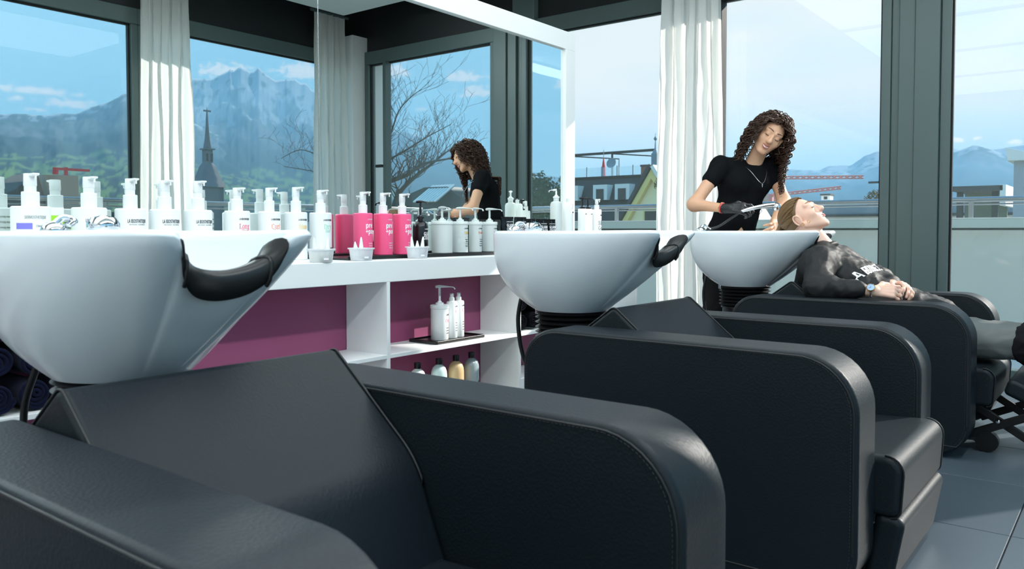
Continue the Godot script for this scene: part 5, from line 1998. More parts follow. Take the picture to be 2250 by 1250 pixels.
func client():
	var base := Vector3(4.24, 0.36, -0.85)
	var p := thing("person", "reclining woman in a black gown with her head back in the basin", "person", base)
	p.set_meta("skin_ref", M.skin_light)
	var o := base
	var hc := Vector3(4.24, 1.028, -1.372) - o
	# face looks up and towards the feet
	var upv := (Vector3(4.24, 1.127, -1.378) - Vector3(4.24, 0.995, -1.244)).normalized()
	var face := Vector3(-0.02, upv.z * -1.0, upv.y)
	face = (face - upv * face.dot(upv)).normalized()
	var hb := Basis(upv.cross(face).normalized(), upv, face)
	var hxf := Transform3D(hb, hc)
	var neck := Vector3(4.24, 0.872, -1.262) - o
	var body := MB.new()
	var pel := Vector3(0, 0.115, 0.02)
	var shn := Vector3(4.065, 0.800, -1.235) - o
	var shf := Vector3(4.415, 0.800, -1.235) - o
	var eln := Vector3(3.905, 0.694, -1.185) - o
	var elf := Vector3(4.505, 0.700, -1.06) - o
	var wrn := Vector3(3.925, 0.686, -0.945) - o
	var wrf := Vector3(4.165, 0.700, -0.915) - o
	var f := Field.new(Vector3(-0.46, -0.28, -0.56), Vector3(0.40, 0.62, 1.0), 0.0105, 75.0)
	f.cap(hc + hb * Vector3(0, -0.08, -0.02), neck, 0.044, 0.050)
	f.cap(neck + Vector3(0, -0.10, 0.03), pel, 0.060, 0.085)
	f.cap(shn, eln, 0.040, 0.034)
	f.cap(eln, wrn, 0.034, 0.024)
	f.cap(shf, elf, 0.040, 0.034)
	f.cap(elf, wrf, 0.034, 0.024)
	f.cap(shn, shf, 0.045, 0.045)
	var knees := []
	for s in [-1.0, 1.0]:
		var hip := pel + Vector3(s * 0.085, 0.0, 0.02)
		var kn := Vector3(s * 0.095, 0.105, 0.50)
		var an := Vector3(s * 0.10, -0.13, 0.84)
		knees.append([hip, kn, an])
		f.cap(hip, kn, 0.068, 0.048)
		f.cap(kn, an, 0.046, 0.034)
	f.emit(body)
	head_into(body, hxf, hxf.affine_inverse() * neck, 0.0)
	# clasped hands on the armrest
	var hn := Field.new(wrn + Vector3(-0.08, -0.07, -0.06), wrn + Vector3(0.30, 0.11, 0.22), 0.0034, 330.0)
	hn.cap(wrn.lerp(eln, 0.12), wrn, 0.026, 0.024)
	hn.cap(wrf.lerp(elf, 0.12), wrf, 0.026, 0.024)
	hand_into(hn, wrn, Vector3(0.42, 0.0, 0.9), Vector3(-0.75, 0.55, 0.30), 1.0, [0.55, 0.62, 0.66, 0.7, 0.25], 0.92)
	hand_into(hn, wrf, Vector3(-0.62, 0.02, 0.78), Vector3(0.35, 0.85, 0.35), -1.0, [0.5, 0.55, 0.6, 0.65, 0.25], 0.92)
	hn.emit(body)
	part(p, "body", body.mesh(), M.skin_light)
	face_parts(p, Transform3D(hb, hc + o), M.lip_pale, M.brow_light, 0.0)
	# red-brown nails on the nearer hand are too small to tell; the watch is not
	var wx := (wrn - eln).normalized()
	var wb := PackedVector3Array()
	var wc := wrn - wx * 0.012
	var uu := wx.cross(Vector3.UP).normalized()
	var vv := wx.cross(uu)
	for i in 25:
		var a := TAU * i / 24.0
		wb.append(wc + (uu * cos(a) + vv * sin(a)) * 0.0285)
	var watch := part(p, "watch", tube_mesh(wb, 0.0042, 6), M.silver)
	var face_dir := Vector3(-0.82, 0.50, 0.28)
	face_dir = (face_dir - wx * face_dir.dot(wx)).normalized()
	var wq := Basis(wx.cross(face_dir).normalized(), face_dir, wx.cross(face_dir).cross(face_dir).normalized())
	var wt := Transform3D(wq, wc + face_dir * 0.030)
	part(watch, "watch_case", lathe_mesh(V2([0.0, -0.004, 0.018, -0.004, 0.0195, 0.0, 0.0195, 0.004, 0.017, 0.0065, 0.016, 0.0055]), 28, wt), M.gold)
	part(watch, "watch_dial", lathe_mesh(V2([0.0165, 0.0050, 0.0, 0.0052]), 28, wt), mat("dial", Color(0.62, 0.74, 0.90), 0.2))
	var hands := MB.new()
	hands.rbox(Vector3(0.0012, 0.0008, 0.011), 0.0002, 1, wt * Transform3D(Basis(Vector3.UP, 0.6), Vector3(0.003, 0.006, 0.004)))
	hands.rbox(Vector3(0.0012, 0.0008, 0.008), 0.0002, 1, wt * Transform3D(Basis(Vector3.UP, -1.0), Vector3(-0.003, 0.006, 0.001)))
	part(watch, "watch_hands", hands.mesh(), M.ink)
	# the gown: torso and sleeves
	var gm := MB.new()
	var gf := Field.new(Vector3(-0.47, -0.02, -0.56), Vector3(0.42, 0.55, 0.36), 0.0085, 62.0)
	var up := neck + Vector3(0, -0.055, 0.0)
	gf.cap(up + Vector3(-0.05, 0, 0), Vector3(-0.06, 0.22, -0.13), 0.088, 0.125)
	gf.cap(up + Vector3(0.05, 0, 0), Vector3(0.06, 0.22, -0.13), 0.088, 0.125)
	gf.cap(Vector3(-0.06, 0.22, -0.13), pel + Vector3(-0.06, 0.04, 0.06), 0.125, 0.13)
	gf.cap(Vector3(0.06, 0.22, -0.13), pel + Vector3(0.06, 0.04, 0.06), 0.125, 0.13)
	for s in [-1.0, 1.0]:
		gf.ell(Vector3(s * 0.07, 0.37, -0.255), Vector3(0.072, 0.062, 0.072))
	gf.cap(shn + Vector3(0.06, 0.0, 0), shn, 0.070, 0.072)
	gf.cap(shf + Vector3(-0.06, 0.0, 0), shf, 0.070, 0.072)
	gf.cap(shn, eln + Vector3(0.015, 0.005, -0.01), 0.074, 0.060)
	gf.cap(eln + Vector3(0.01, 0, -0.01), eln.lerp(wrn, 0.72), 0.058, 0.038)
	gf.cap(shf, elf, 0.072, 0.058)
	gf.cap(elf, elf.lerp(wrf, 0.72), 0.056, 0.038)
	# the loose back of the gown behind the near shoulder
	gf.cap(shn + Vector3(0.0, -0.03, -0.05), shn + Vector3(0.01, -0.13, -0.09), 0.055, 0.035)
	gf.emit(gm)
	wrinkle(gm, 0.008, Vector3(5, 6, 10), 12)
	var gown := part(p, "gown", gm.mesh(), M.gown_black)
	# the gown's neck binding and print
	var ring := PackedVector3Array()
	for i in 25:
		var a := TAU * i / 24.0
		ring.append(neck + Vector3(0.075 * cos(a), -0.008 + 0.030 * sin(a), 0.012 + 0.058 * sin(a) * 0.6))
	part(gown, "collar", tube_mesh(ring, 0.016, 8), M.gown_black)
	var ti := part(gown, "lettering", laid_text(gm, "LA BIOSTHETIQUE", 0.062, 0.34, Vector3(-0.01, 0.40, -0.195), Vector3(1, 0, 0), Vector3(0, 0.62, 0.78)), M.ink_white)
	ti.set_meta("label", "white lettering across the chest")
	# legs in grey denim, darker from the knees
	var dm := MB.new()
	var df := Field.new(Vector3(-0.25, -0.24, -0.12), Vector3(0.25, 0.30, 1.0), 0.010, 60.0)
	for q in knees:
		df.cap(q[0], q[1], 0.085, 0.068)
	df.emit(dm)
	wrinkle(dm, 0.008, Vector3(8, 8, 6), 5)
	part(p, "trousers", dm.mesh(), M.denim)
	var lm := MB.new()
	var lf := Field.new(Vector3(-0.28, -0.34, 0.30), Vector3(0.28, 0.26, 1.06), 0.010, 60.0)
	for q in knees:
		lf.cap(q[1].lerp(q[0], 0.02), q[1], 0.076, 0.080)
		lf.cap(q[1], q[2], 0.080, 0.072)
		lf.cap(q[2], q[2] + Vector3(0, 0.07, 0.10), 0.045, 0.035)
	lf.emit(lm)
	wrinkle(lm, 0.012, Vector3(7, 7, 6), 6)
	part(p, "leg_cover", lm.mesh(), M.denim_dark)
	# earrings
	for e in [Vector3(-0.080, -0.042, -0.006), Vector3(-0.072, -0.050, 0.022)]:
		var c: Vector3 = hxf * e
		var rg := PackedVector3Array()
		for i in 13:
			var a := TAU * i / 12.0
			rg.append(c + Vector3(0, cos(a) * 0.006, sin(a) * 0.006))
		part(p, "earring", tube_mesh(rg, 0.0014, 5), M.gold)
	straight_hair(p, hxf)

# lettering laid on a surface: each point is dropped onto the nearest skin of mb along nrm
func laid_text(mb: MB, s: String, height: float, wide: float, at: Vector3, along: Vector3, nrm: Vector3) -> ArrayMesh:
	nrm = nrm.normalized()
	along = (along - nrm * along.dot(nrm)).normalized()
	var up := nrm.cross(along)
	var arr := text_arrays(s, "sansbold", height, wide)
	var vv: PackedVector3Array = arr[Mesh.ARRAY_VERTEX]
	var nn: PackedVector3Array = arr[Mesh.ARRAY_NORMAL]
	var near := PackedInt32Array()
	for i in mb.v.size():
		var d := mb.v[i] - at
		if absf(d.dot(along)) < wide * 0.6 and absf(d.dot(up)) < height and mb.n[i].dot(nrm) > 0.0:
			near.append(i)
	for i in vv.size():
		var x := vv[i].x
		var y := vv[i].y
		var best := -1
		var bd := 1e9
		for q in near:
			var d := mb.v[q] - at
			var e := (d.dot(along) - x) ** 2 + (d.dot(up) - y) ** 2
			if e < bd:
				bd = e
				best = q
		var hgt := 0.0
		if best >= 0:
			hgt = (mb.v[best] - at).dot(nrm)
		vv[i] = at + along * x + up * y + nrm * (hgt + 0.004 + vv[i].z)
		nn[i] = mb.n[best] if best >= 0 else nrm
	arr[Mesh.ARRAY_VERTEX] = vv
	arr[Mesh.ARRAY_NORMAL] = nn
	return plain_mesh(arr)

func straight_hair(p: Node3D, hxf: Transform3D):
	var g := RandomNumberGenerator.new()
	g.seed = 99
	var cap := MB.new()
	cap.tint = true
	cap.col = Color(0.7, 0.68, 0.62)
	var rows := []
	for j in 14:
		var row := PackedVector3Array()
		for i in 36:
			var a := TAU * i / 36.0
			var el := lerpf(PI / 2, -0.7, j / 13.0)
			var front := maxf(0.0, cos(a))
			el = maxf(el, lerpf(-0.7, 0.66, pow(front, 0.5)))
			var d := Vector3(sin(a) * cos(el), sin(el), cos(a) * cos(el))
			row.append(hxf * (Vector3(0, 0.030, -0.018) + d * Vector3(0.077, 0.086, 0.095)))
		rows.append(row)
	cap.skin(rows, true, true)
	var hair := part(p, "hair", cap.mesh(), M.hair_light)
	var st := MB.new()
	st.tint = true
	for q in 420:
		# rooted along the hairline and crown, combed back and down into the basin
		var a := g.randf_range(-2.3, 2.3)
		var front := maxf(0.0, cos(a))
		var line := lerpf(-0.25, 0.68, pow(front, 0.5))
		var pts := PackedVector3Array()
		var rr := PackedFloat32Array()
		var n := 22
		var ln := g.randf_range(0.8, 1.05)
		var el0 := line + 0.9 * pow(g.randf(), 2.0)
		var d0 := Vector3(sin(a) * cos(el0), sin(el0), cos(a) * cos(el0))
		var w := g.randf_range(-0.01, 0.01)
		var lift := 1.0 + 0.045 * g.randf()
		var last := Vector3.ZERO
		for i in n + 1:
			var t := float(i) / n
			var pnt: Vector3
			if t < 0.62:
				# over the scalp towards the back of the crown
				var s := t / 0.62
				var d := d0.slerp(Vector3(d0.x * 0.45, 0.18, -0.98).normalized(), s * 0.96)
				pnt = Vector3(0, 0.030, -0.018) + d * Vector3(0.079, 0.088, 0.098) * lift
				last = pnt
				pts.append(hxf * pnt)
			else:
				# then hanging straight down into the bowl
				var s := (t - 0.62) / 0.38
				var wp := hxf * last + Vector3(w * s, -0.13 * s * ln, -0.05 * s - 0.02 * s * s)
				pts.append(wp)
			rr.append(lerpf(0.0022, 0.0014, t))
		var tone := g.randf_range(0.55, 1.25)
		st.col = Color(tone, tone * 0.98, tone * g.randf_range(0.85, 1.0))
		st.tube(pts, rr, 4, false)
	var sh := part(hair, "strands", st.mesh(), M.hair_light)
	sh.set_meta("kind", "stuff")

# ------------------------------------------------------------------ outside: terrace, town, trees, mountains
func build_outside():
	mat("concrete", Color(0.83, 0.85, 0.82), 0.8)
	mat("coping", Color(0.76, 0.82, 0.79), 0.6)
	mat("paving", Color(0.78, 0.78, 0.76), 0.9)
	mat("slate", Color(0.27, 0.265, 0.27), 0.8)
	mat("render_yellow", Color(0.97, 0.92, 0.76), 0.85)
	mat("trim_yellow", Color(0.93, 0.84, 0.56), 0.8)
	mat("render_white", Color(0.92, 0.92, 0.90), 0.8)
	mat("brick_red", Color(0.60, 0.40, 0.34), 0.9)
	mat("window_dark", Color(0.12, 0.13, 0.15), 0.1)
	mat("lead", Color(0.50, 0.56, 0.60), 0.6)
	mat("flag_red", Color(0.82, 0.16, 0.22), 0.8)
	mat("crane_red", Color(0.85, 0.55, 0.52), 0.7)  # red paled to salmon to carry distance haze
	mat("crane_orange", Color(0.86, 0.60, 0.42), 0.7)
	mat("roof_grey", Color(0.50, 0.56, 0.60), 0.8)
	mat("bark", Color(0.36, 0.31, 0.29), 0.9)
	mat("leaf", Color(0.16, 0.27, 0.12), 0.8)
	mat("leaf_rust", Color(0.45, 0.36, 0.20), 0.8)
	mat("church_wall", Color(0.40, 0.43, 0.46), 0.9)
	var gl := mat("balustrade_glass", Color(0.75, 0.92, 0.95, 0.2), 0.0)
	gl.transparency = BaseMaterial3D.TRANSPARENCY_ALPHA
	var lm := mat("land", Color(1, 1, 1), 1.0, 0.0, 0.1)
	lm.vertex_color_use_as_albedo = true
	struct_mesh("ground", box_mesh(Vector3(-900, -30, -1100), Vector3(1400, -25, 1400)), mat("town_ground", Color(0.46, 0.50, 0.45), 1.0))
	terrace()
	town_right()
	town_mirrored()
	mountains()
	haze("valley_haze", "blue haze over the valley before the mountains in the mirror", Vector3(100, -30, 60), Vector3(620, 115.0, 900), 0.0019)
	haze("lake_haze", "blue haze over the lake before the mountains on the right", Vector3(200, -30, -420), Vector3(640, 45.0, 55), 0.0024)

func haze(called: String, label: String, lo: Vector3, hi: Vector3, dense: float):
	var fog := FogVolume.new()
	fog.name = called
	fog.shape = RenderingServer.FOG_VOLUME_SHAPE_BOX
	fog.size = hi - lo
	var fm := FogMaterial.new()
	fm.density = dense
	fm.albedo = Color(0.62, 0.86, 1.0)
	fog.material = fm
	add_child(fog)
	fog.position = (lo + hi) * 0.5
	tag(fog, label, "haze", "", "stuff")

func terrace():
	var st := struct_root("terrace_floor")
	part(st, "terrace_slab", box_mesh(Vector3(5.99, -0.4, -9.0), Vector3(8.6, -0.04, 2.4)), M.paving)
	part(st, "terrace_slab", box_mesh(Vector3(-5.0, -0.4, 1.09), Vector3(5.99, -0.04, 2.4)), M.paving)
	var p := thing("parapet", "pale concrete terrace parapet with a thick coping outside the right windows", "parapet", Vector3(8.2, 0, -3.0))
	for k in 6:
		part(p, "parapet_panel", rbox_mesh(Vector3(0.0, -0.1, -6.0 + k * 1.9 + 0.004), Vector3(0.2, 0.967, -6.0 + (k + 1) * 1.9 - 0.004), 0.004, 1), M.concrete)
	part(p, "parapet_coping", rbox_mesh(Vector3(-0.06, 0.985, -6.0), Vector3(0.26, 1.068, 5.4), 0.01, 2), M.coping)
	part(p, "coping_edge", rbox_mesh(Vector3(-0.062, 1.066, -6.0), Vector3(0.262, 1.076, 5.4), 0.002, 1), M.render_white)
	part(p, "painted_gap_shade", box_mesh(Vector3(0.02, 0.96, -6.0), Vector3(0.18, 0.987, 5.4)), M.gasket)  # near-black strip painted as the shade under the coping
	var p2 := thing("parapet", "low pale terrace kerb wall under the mirrored railing, out of view", "parapet", Vector3(0, 0, 2.1))  # unseen wall, kept low so sun can reach the floor
	for k in 6:
		part(p2, "parapet_panel", rbox_mesh(Vector3(-5.0 + k * 2.2 + 0.004, -0.1, 0.0), Vector3(-5.0 + (k + 1) * 2.2 - 0.004, 0.42, 0.2), 0.004, 1), M.concrete)
	part(p2, "parapet_coping", rbox_mesh(Vector3(-5.0, 0.42, -0.06), Vector3(8.14, 0.48, 0.26), 0.01, 2), M.coping)
	var r := thing("railing", "steel tube railing on the parapet outside the right windows", "railing", Vector3(8.2, 0, -3.0))
	part(r, "top_rail", tube_mesh(PackedVector3Array([Vector3(0, 1.237, -6.0), Vector3(0, 1.237, 5.4)]), 0.025, 14), M.steel)
	part(r, "lower_rail", tube_mesh(PackedVector3Array([Vector3(0, 1.195, -6.0), Vector3(0, 1.195, 5.4)]), 0.008, 10), M.steel)
	for z in [-5.6, -3.7, -1.8, 0.1, 1.82, 3.6, 5.2]:
		part(r, "railing_post", rbox_mesh(Vector3(-0.018, 1.077, z - 0.018), Vector3(0.018, 1.235, z + 0.018), 0.003, 1), M.steel)
	var r2 := thing("railing", "steel tube railing seen in the mirror behind the bottles", "railing", Vector3(0, 0, 2.15))
	part(r2, "top_rail", tube_mesh(PackedVector3Array([Vector3(-5.0, 1.255, 0), Vector3(8.2, 1.255, 0)]), 0.025, 14), M.steel)
	part(r2, "lower_rail", tube_mesh(PackedVector3Array([Vector3(-5.0, 1.20, 0), Vector3(8.2, 1.20, 0)]), 0.008, 10), M.steel)
	for k in 7:
		part(r2, "railing_post", rbox_mesh(Vector3(-4.6 + k * 2.1 - 0.018, 0.48, -0.018), Vector3(-4.6 + k * 2.1 + 0.018, 1.25, 0.018), 0.003, 1), M.steel)

func town_right():
	# dark mansard roof with white dormers and a roof terrace
	var b := thing("mansard_house", "dark slate mansard house with white dormer windows beyond the railing", "building", Vector3(28, 0, -18))
	var o := Vector3(28, 0, -18)
	var slope := MB.new()
	slope.quad(Vector3(-0.9, -8, 12.0), Vector3(-0.9, -8, -9.0), Vector3(-0.9, 1.2, -9.0), Vector3(-0.9, 1.2, 12.0))
	part(b, "house_wall", box_mesh(Vector3(-0.8, -25, -9), Vector3(9, 1.2, 4.4)), M.render_white)
	var ro := MB.new()
	ro.quad(Vector3(-0.85, 1.2, -9.0), Vector3(-0.85, 1.2, 4.4), Vector3(0.0, 3.10, 4.4), Vector3(0.0, 3.10, -9.0))
	ro.quad(Vector3(0.0, 3.10, -9.0), Vector3(0.0, 3.10, 4.4), Vector3(9.0, 3.10, 4.4), Vector3(9.0, 3.10, -9.0))
	ro.quad(Vector3(-0.85, 1.2, 4.4), Vector3(9.0, 1.2, 4.4), Vector3(9.0, 3.10, 4.4), Vector3(0.0, 3.10, 4.4))
	ro.quad(Vector3(9.0, 1.2, -9.0), Vector3(-0.85, 1.2, -9.0), Vector3(0.0, 3.10, -9.0), Vector3(9.0, 3.10, -9.0))
	part(b, "mansard_roof", ro.mesh(), M.slate)
	part(b, "roof_edge", box_mesh(Vector3(-0.08, 3.06, -9), Vector3(0.1, 3.14, 4.4)), M.gasket)
	for k in 5:
		var z := -0.20 + 1.36 * (k - 1) + 0.05
		if k == 3:
			z = 2.20
		if k > 3:
			z = 3.5
		var d := part(b, "dormer", box_mesh(Vector3(-0.62, 2.17, z - 0.32), Vector3(0.1, 2.77, z + 0.32)), M.render_white)
		part(d, "dormer_window", box_mesh(Vector3(-0.64, 2.17, z - 0.17), Vector3(-0.60, 2.60, z + 0.17)), M.window_dark)
	for k in 8:
		var z0 := -2.2 + 0.72 * k
		part(b, "balustrade_pane", box_mesh(Vector3(0.45, 3.14, z0), Vector3(0.46, 3.54, z0 + 0.66)), M.balustrade_glass)
		part(b, "balustrade_post", box_mesh(Vector3(0.44, 3.10, z0 + 0.66), Vector3(0.48, 3.58, z0 + 0.70)), M.lead)
	# pergola on that roof
	var pg := thing("roof_pergola", "thin dark steel pergola frame on the mansard house's roof terrace", "pergola", Vector3(29, 3.1, -18))
	part(pg, "pergola_beam", box_mesh(Vector3(-0.04, 1.02, -1.2), Vector3(0.04, 1.12, 2.75)), M.frame_dark)
	for z in [-1.15, 0.80]:
		part(pg, "pergola_post", box_mesh(Vector3(-0.03, 0.0, z - 0.03), Vector3(0.03, 1.03, z + 0.03)), M.frame_dark)
		part(pg, "pergola_arm", tube_mesh(PackedVector3Array([Vector3(0, 1.03, z), Vector3(1.5, 0.95, z + 1.4), Vector3(1.5, 0.0, z + 1.4)]), 0.03, 6), M.frame_dark)
	var um := thing("folded_parasol", "furled red parasol on the roof terrace", "parasol", Vector3(28.9, 3.1, -17.55))
	part(um, "parasol_cloth", lathe_mesh(V2([0.03, 0.05, 0.10, 0.12, 0.07, 0.5, 0.02, 0.85, 0.0, 0.86]), 10), M.flag_red)
	part(um, "parasol_pole", lathe_mesh(V2([0.015, 0.0, 0.015, 1.2, 0.0, 1.2]), 8), M.steel)
	var dish := thing("satellite_dish", "grey satellite dish on the roof terrace", "dish", Vector3(28.9, 3.1, -17.15))
	part(dish, "dish_bowl", lathe_mesh(V2([0.0, 0.0, 0.12, 0.015, 0.22, 0.06, 0.22, 0.07, 0.0, 0.02]), 20, Transform3D(Basis(Vector3.BACK, 1.3), Vector3(0, 0.62, 0))), M.lead)
	part(dish, "dish_mast", lathe_mesh(V2([0.03, 0.0, 0.03, 0.6, 0.0, 0.6]), 8), M.steel)
	# yellow gabled house
	var y := thing("gabled_house", "pale yellow gabled house beside the white curtain", "building", Vector3(20, 0, -10.54))
	var gm := MB.new()
	var hw := 3.2
	var apex := 2.68
	var slope_k := 1.56
	var ey := apex - hw * slope_k
	gm.tri(Vector3(0, ey, -hw), Vector3(0, ey, hw), Vector3(0, apex, 0))
	gm.quad(Vector3(0, -25, -hw), Vector3(0, -25, hw), Vector3(0, ey, hw), Vector3(0, ey, -hw))
	gm.quad(Vector3(0, -25, hw), Vector3(6, -25, hw), Vector3(6, ey, hw), Vector3(0, ey, hw))
	gm.quad(Vector3(6, -25, -hw), Vector3(0, -25, -hw), Vector3(0, ey, -hw), Vector3(6, ey, -hw))
	part(y, "gable_wall", gm.mesh(), M.render_yellow)
	for s in [-1.0, 1.0]:
		var rf := MB.new()
		var nrm := Vector3(0, 1.0, s * slope_k).normalized() * 0.10
		var a := Vector3(-0.22, apex + 0.02, 0)
		var e := Vector3(-0.22, ey - 0.3, s * (hw + 0.2))
		var dx := Vector3(6.6, 0, 0)
		if s > 0:
			rf.quad(a + nrm, e + nrm, e + nrm + dx, a + nrm + dx)
			rf.quad(e, a, a + dx, e + dx)
			rf.quad(a, e, e + nrm, a + nrm)
		else:
			rf.quad(e + nrm, a + nrm, a + nrm + dx, e + nrm + dx)
			rf.quad(a, e, e + dx, a + dx)
			rf.quad(e, a, a + nrm, e + nrm)
		part(y, "roof_slope", rf.mesh(), M.render_white if s > 0 else M.slate)  # right slope painted white for its sunlit look, the other is slate
		var bg := MB.new()
		var a2 := Vector3(-0.16, apex - 0.03, 0)
		var e2 := Vector3(-0.16, ey - 0.3, s * (hw + 0.17))
		var dn := Vector3(0, -0.26, 0)
		var th := Vector3(0.14, 0, 0)
		if s > 0:
			bg.quad(e2 + dn, e2, a2, a2 + dn)
			bg.quad(a2 + dn, a2 + dn + th, e2 + dn + th, e2 + dn)
		else:
			bg.quad(a2 + dn, a2, e2, e2 + dn)
			bg.quad(e2 + dn, e2 + dn + th, a2 + dn + th, a2 + dn)
		part(y, "barge_board", bg.mesh(), M.trim_yellow)
	var wf := part(y, "window_surround", box_mesh(Vector3(-0.05, 0.6, -0.30), Vector3(0.02, 1.56, 0.72)), M.trim_yellow)
	part(wf, "window_glass", box_mesh(Vector3(-0.07, 0.6, -0.24), Vector3(-0.045, 1.50, 0.66)), M.window_dark)
	var sp := thing("turret_spire", "slender lead turret spire with a ball finial above the yellow gable", "spire", Vector3(24, 2.2, -12.6))
	part(sp, "turret", rbox_mesh(Vector3(-0.10, 0.0, -0.10), Vector3(0.10, 1.30, 0.10), 0.01, 1), M.lead)
	part(sp, "spire_cone", lathe_mesh(V2([0.12, 1.28, 0.07, 1.38, 0.03, 1.46, 0.015, 1.70, 0.01, 1.74]), 10), M.lead)
	part(sp, "finial_ball", lathe_mesh(V2([0.0, 1.70, 0.05, 1.75, 0.055, 1.79, 0.035, 1.83, 0.01, 1.86, 0.006, 1.97, 0.0, 1.975]), 10), M.lead)
	var ch := thing("brick_chimney", "brick chimney stack behind the yellow gable", "chimney", Vector3(24.0, 1.8, -12.93))
	part(ch, "chimney_stack", box_mesh(Vector3(-0.13, 0.0, -0.13), Vector3(0.13, 1.30, 0.13)), M.brick_red)
	part(ch, "chimney_cap", box_mesh(Vector3(-0.15, 1.28, -0.15), Vector3(0.15, 1.34, 0.15)), M.slate)
	bush("round_bush", "round green bush on the far terrace beside the curtain", Vector3(13, 0.9, -6.60), 0.20, 1.42, M.leaf, 700)
	# long low roofs behind the railing
	var lo := thing("long_roof", "long low blue-grey roof behind the railing on the right", "building", Vector3(40, 0, -9))
	part(lo, "roof_slab", box_mesh(Vector3(0, 1.70, -14), Vector3(14, 2.18, 16)), M.roof_grey)
	part(lo, "roof_gutter", box_mesh(Vector3(-0.2, 1.62, -14), Vector3(0.0, 1.74, 16)), M.slate)
	part(lo, "house_wall", box_mesh(Vector3(0.1, -25, -14), Vector3(13.9, 1.7, 16)), M.render_white)
	for k in 9:
		part(lo, "roof_vent", rbox_mesh(Vector3(1.0, 2.17, -11 + 2.6 * k), Vector3(1.3, 2.27, -10.6 + 2.6 * k), 0.02, 1), M.steel)
	var tw := thing("stair_tower", "small pale stair tower above the railing behind the reclining woman", "tower", Vector3(60, 0, -17.85))
	part(tw, "tower_wall", box_mesh(Vector3(0, -20, -0.30), Vector3(0.8, 3.52, 0.30)), M.render_white)
	part(tw, "tower_roof", box_mesh(Vector3(-0.1, 3.5, -0.36), Vector3(0.9, 3.62, 0.36)), M.slate)
	part(tw, "tower_window", box_mesh(Vector3(-0.02, 3.22, -0.12), Vector3(0.0, 3.42, 0.12)), M.window_dark)
	bush("rust_bush", "rust-brown round tree top above the railing near the dark pillar", Vector3(46, 2.1, -11.2), 0.42, 0.9, M.leaf_rust, 500)
	var cr := thing("orange_crane", "orange tower crane mast with a cab, left of the dark pillar", "crane", Vector3(90, -20, -20.8))
	part(cr, "crane_mast", box_mesh(Vector3(-0.2, 0, -0.22), Vector3(0.2, 26.0, 0.22)), M.crane_orange)
	part(cr, "crane_cab", box_mesh(Vector3(-0.4, 25.7, -0.5), Vector3(0.4, 26.3, 0.6)), M.crane_orange)
	part(cr, "crane_jib", box_mesh(Vector3(-0.15, 25.9, -1.6), Vector3(0.15, 26.1, 4.5)), M.slate)
	var jb := [[Vector3(150, 10.6, -53.5), Vector3(150, 10.1, -38.2), 0.5, "salmon-red crane jib across the blue mountain, upper one"], [Vector3(158, 7.7, -57.5), Vector3(158, 8.8, -44.2), 0.5, "salmon-red crane jib across the blue mountain, lower one"]]
	for a in jb:
		var from: Vector3 = a[0]
		var to: Vector3 = a[1]
		var j := thing("red_crane", a[3], "crane", Vector3(from.x, -20, from.z), 0.0, "red cranes before the mountains")
		var base := Vector3(from.x, -20, from.z)
		part(j, "crane_mast", box_mesh(Vector3(-0.4, 0, -0.4), Vector3(0.4, from.y + 20.5, 0.4)), M.crane_red)
		var lt := MB.new()
		var n := 14
		for k in n:
			var p0 := from.lerp(to, float(k) / n) - base
			var p1 := from.lerp(to, float(k + 1) / n) - base
			var h := Vector3(0, a[2], 0)
			for pr in [[p0, p1], [p0 + h, p1 + h], [p0, p1 + h], [p0 + h, p1]]:
				lt.tube(PackedVector3Array([pr[0], pr[1]]), PackedFloat32Array([0.09, 0.09]), 4, false)
		part(j, "crane_jib", lt.mesh(), M.crane_red)
	var pv := thing("roof_pavilion", "flat-roofed dark pavilion on the roofs right of the pillar", "pavilion", Vector3(24, 0, -3.28))
	part(pv, "pavilion_roof", box_mesh(Vector3(-0.3, 1.98, -0.58), Vector3(2.2, 2.11, 0.56)), M.slate)
	part(pv, "pavilion_end", box_mesh(Vector3(-0.3, 1.6, 0.50), Vector3(2.2, 2.12, 0.63)), M.render_white)
	for z in [-0.44, 0.36]:
		part(pv, "pavilion_post", box_mesh(Vector3(0, 0.6, z - 0.07), Vector3(0.14, 1.99, z + 0.07)), M.frame_dark)
	part(pv, "pavilion_wall", box_mesh(Vector3(1.2, 0.6, -0.5), Vector3(1.3, 1.99, 0.5)), mat("pavilion_green", Color(0.36, 0.42, 0.36), 0.8))
	part(pv, "pavilion_base", box_mesh(Vector3(-0.4, -20, -0.6), Vector3(2.3, 0.7, 0.7)), M.render_white)
	var tr := thing("white_chimney", "grey chimney with a white slanted cap at the photo's right edge", "chimney", Vector3(14, 0, -1.25))
	part(tr, "chimney_stack", box_mesh(Vector3(-0.2, -10, -0.20), Vector3(0.5, 1.97, 0.6)), mat("chimney_grey", Color(0.62, 0.66, 0.70), 0.8))
	var cp := MB.new()
	var ol := PackedVector2Array([Vector2(-0.27, 1.97), Vector2(0.7, 1.97), Vector2(0.7, 2.4), Vector2(0.0, 2.08), Vector2(-0.30, 2.17)])
	cp.slab(ol, 0.9, 0.01, 1, Transform3D(Basis(Vector3(0, 0, 1), Vector3(0, 1, 0), Vector3(-1, 0, 0)), Vector3(0.15, 0, 0)))
	part(tr, "chimney_cap", cp.mesh(), M.render_white)

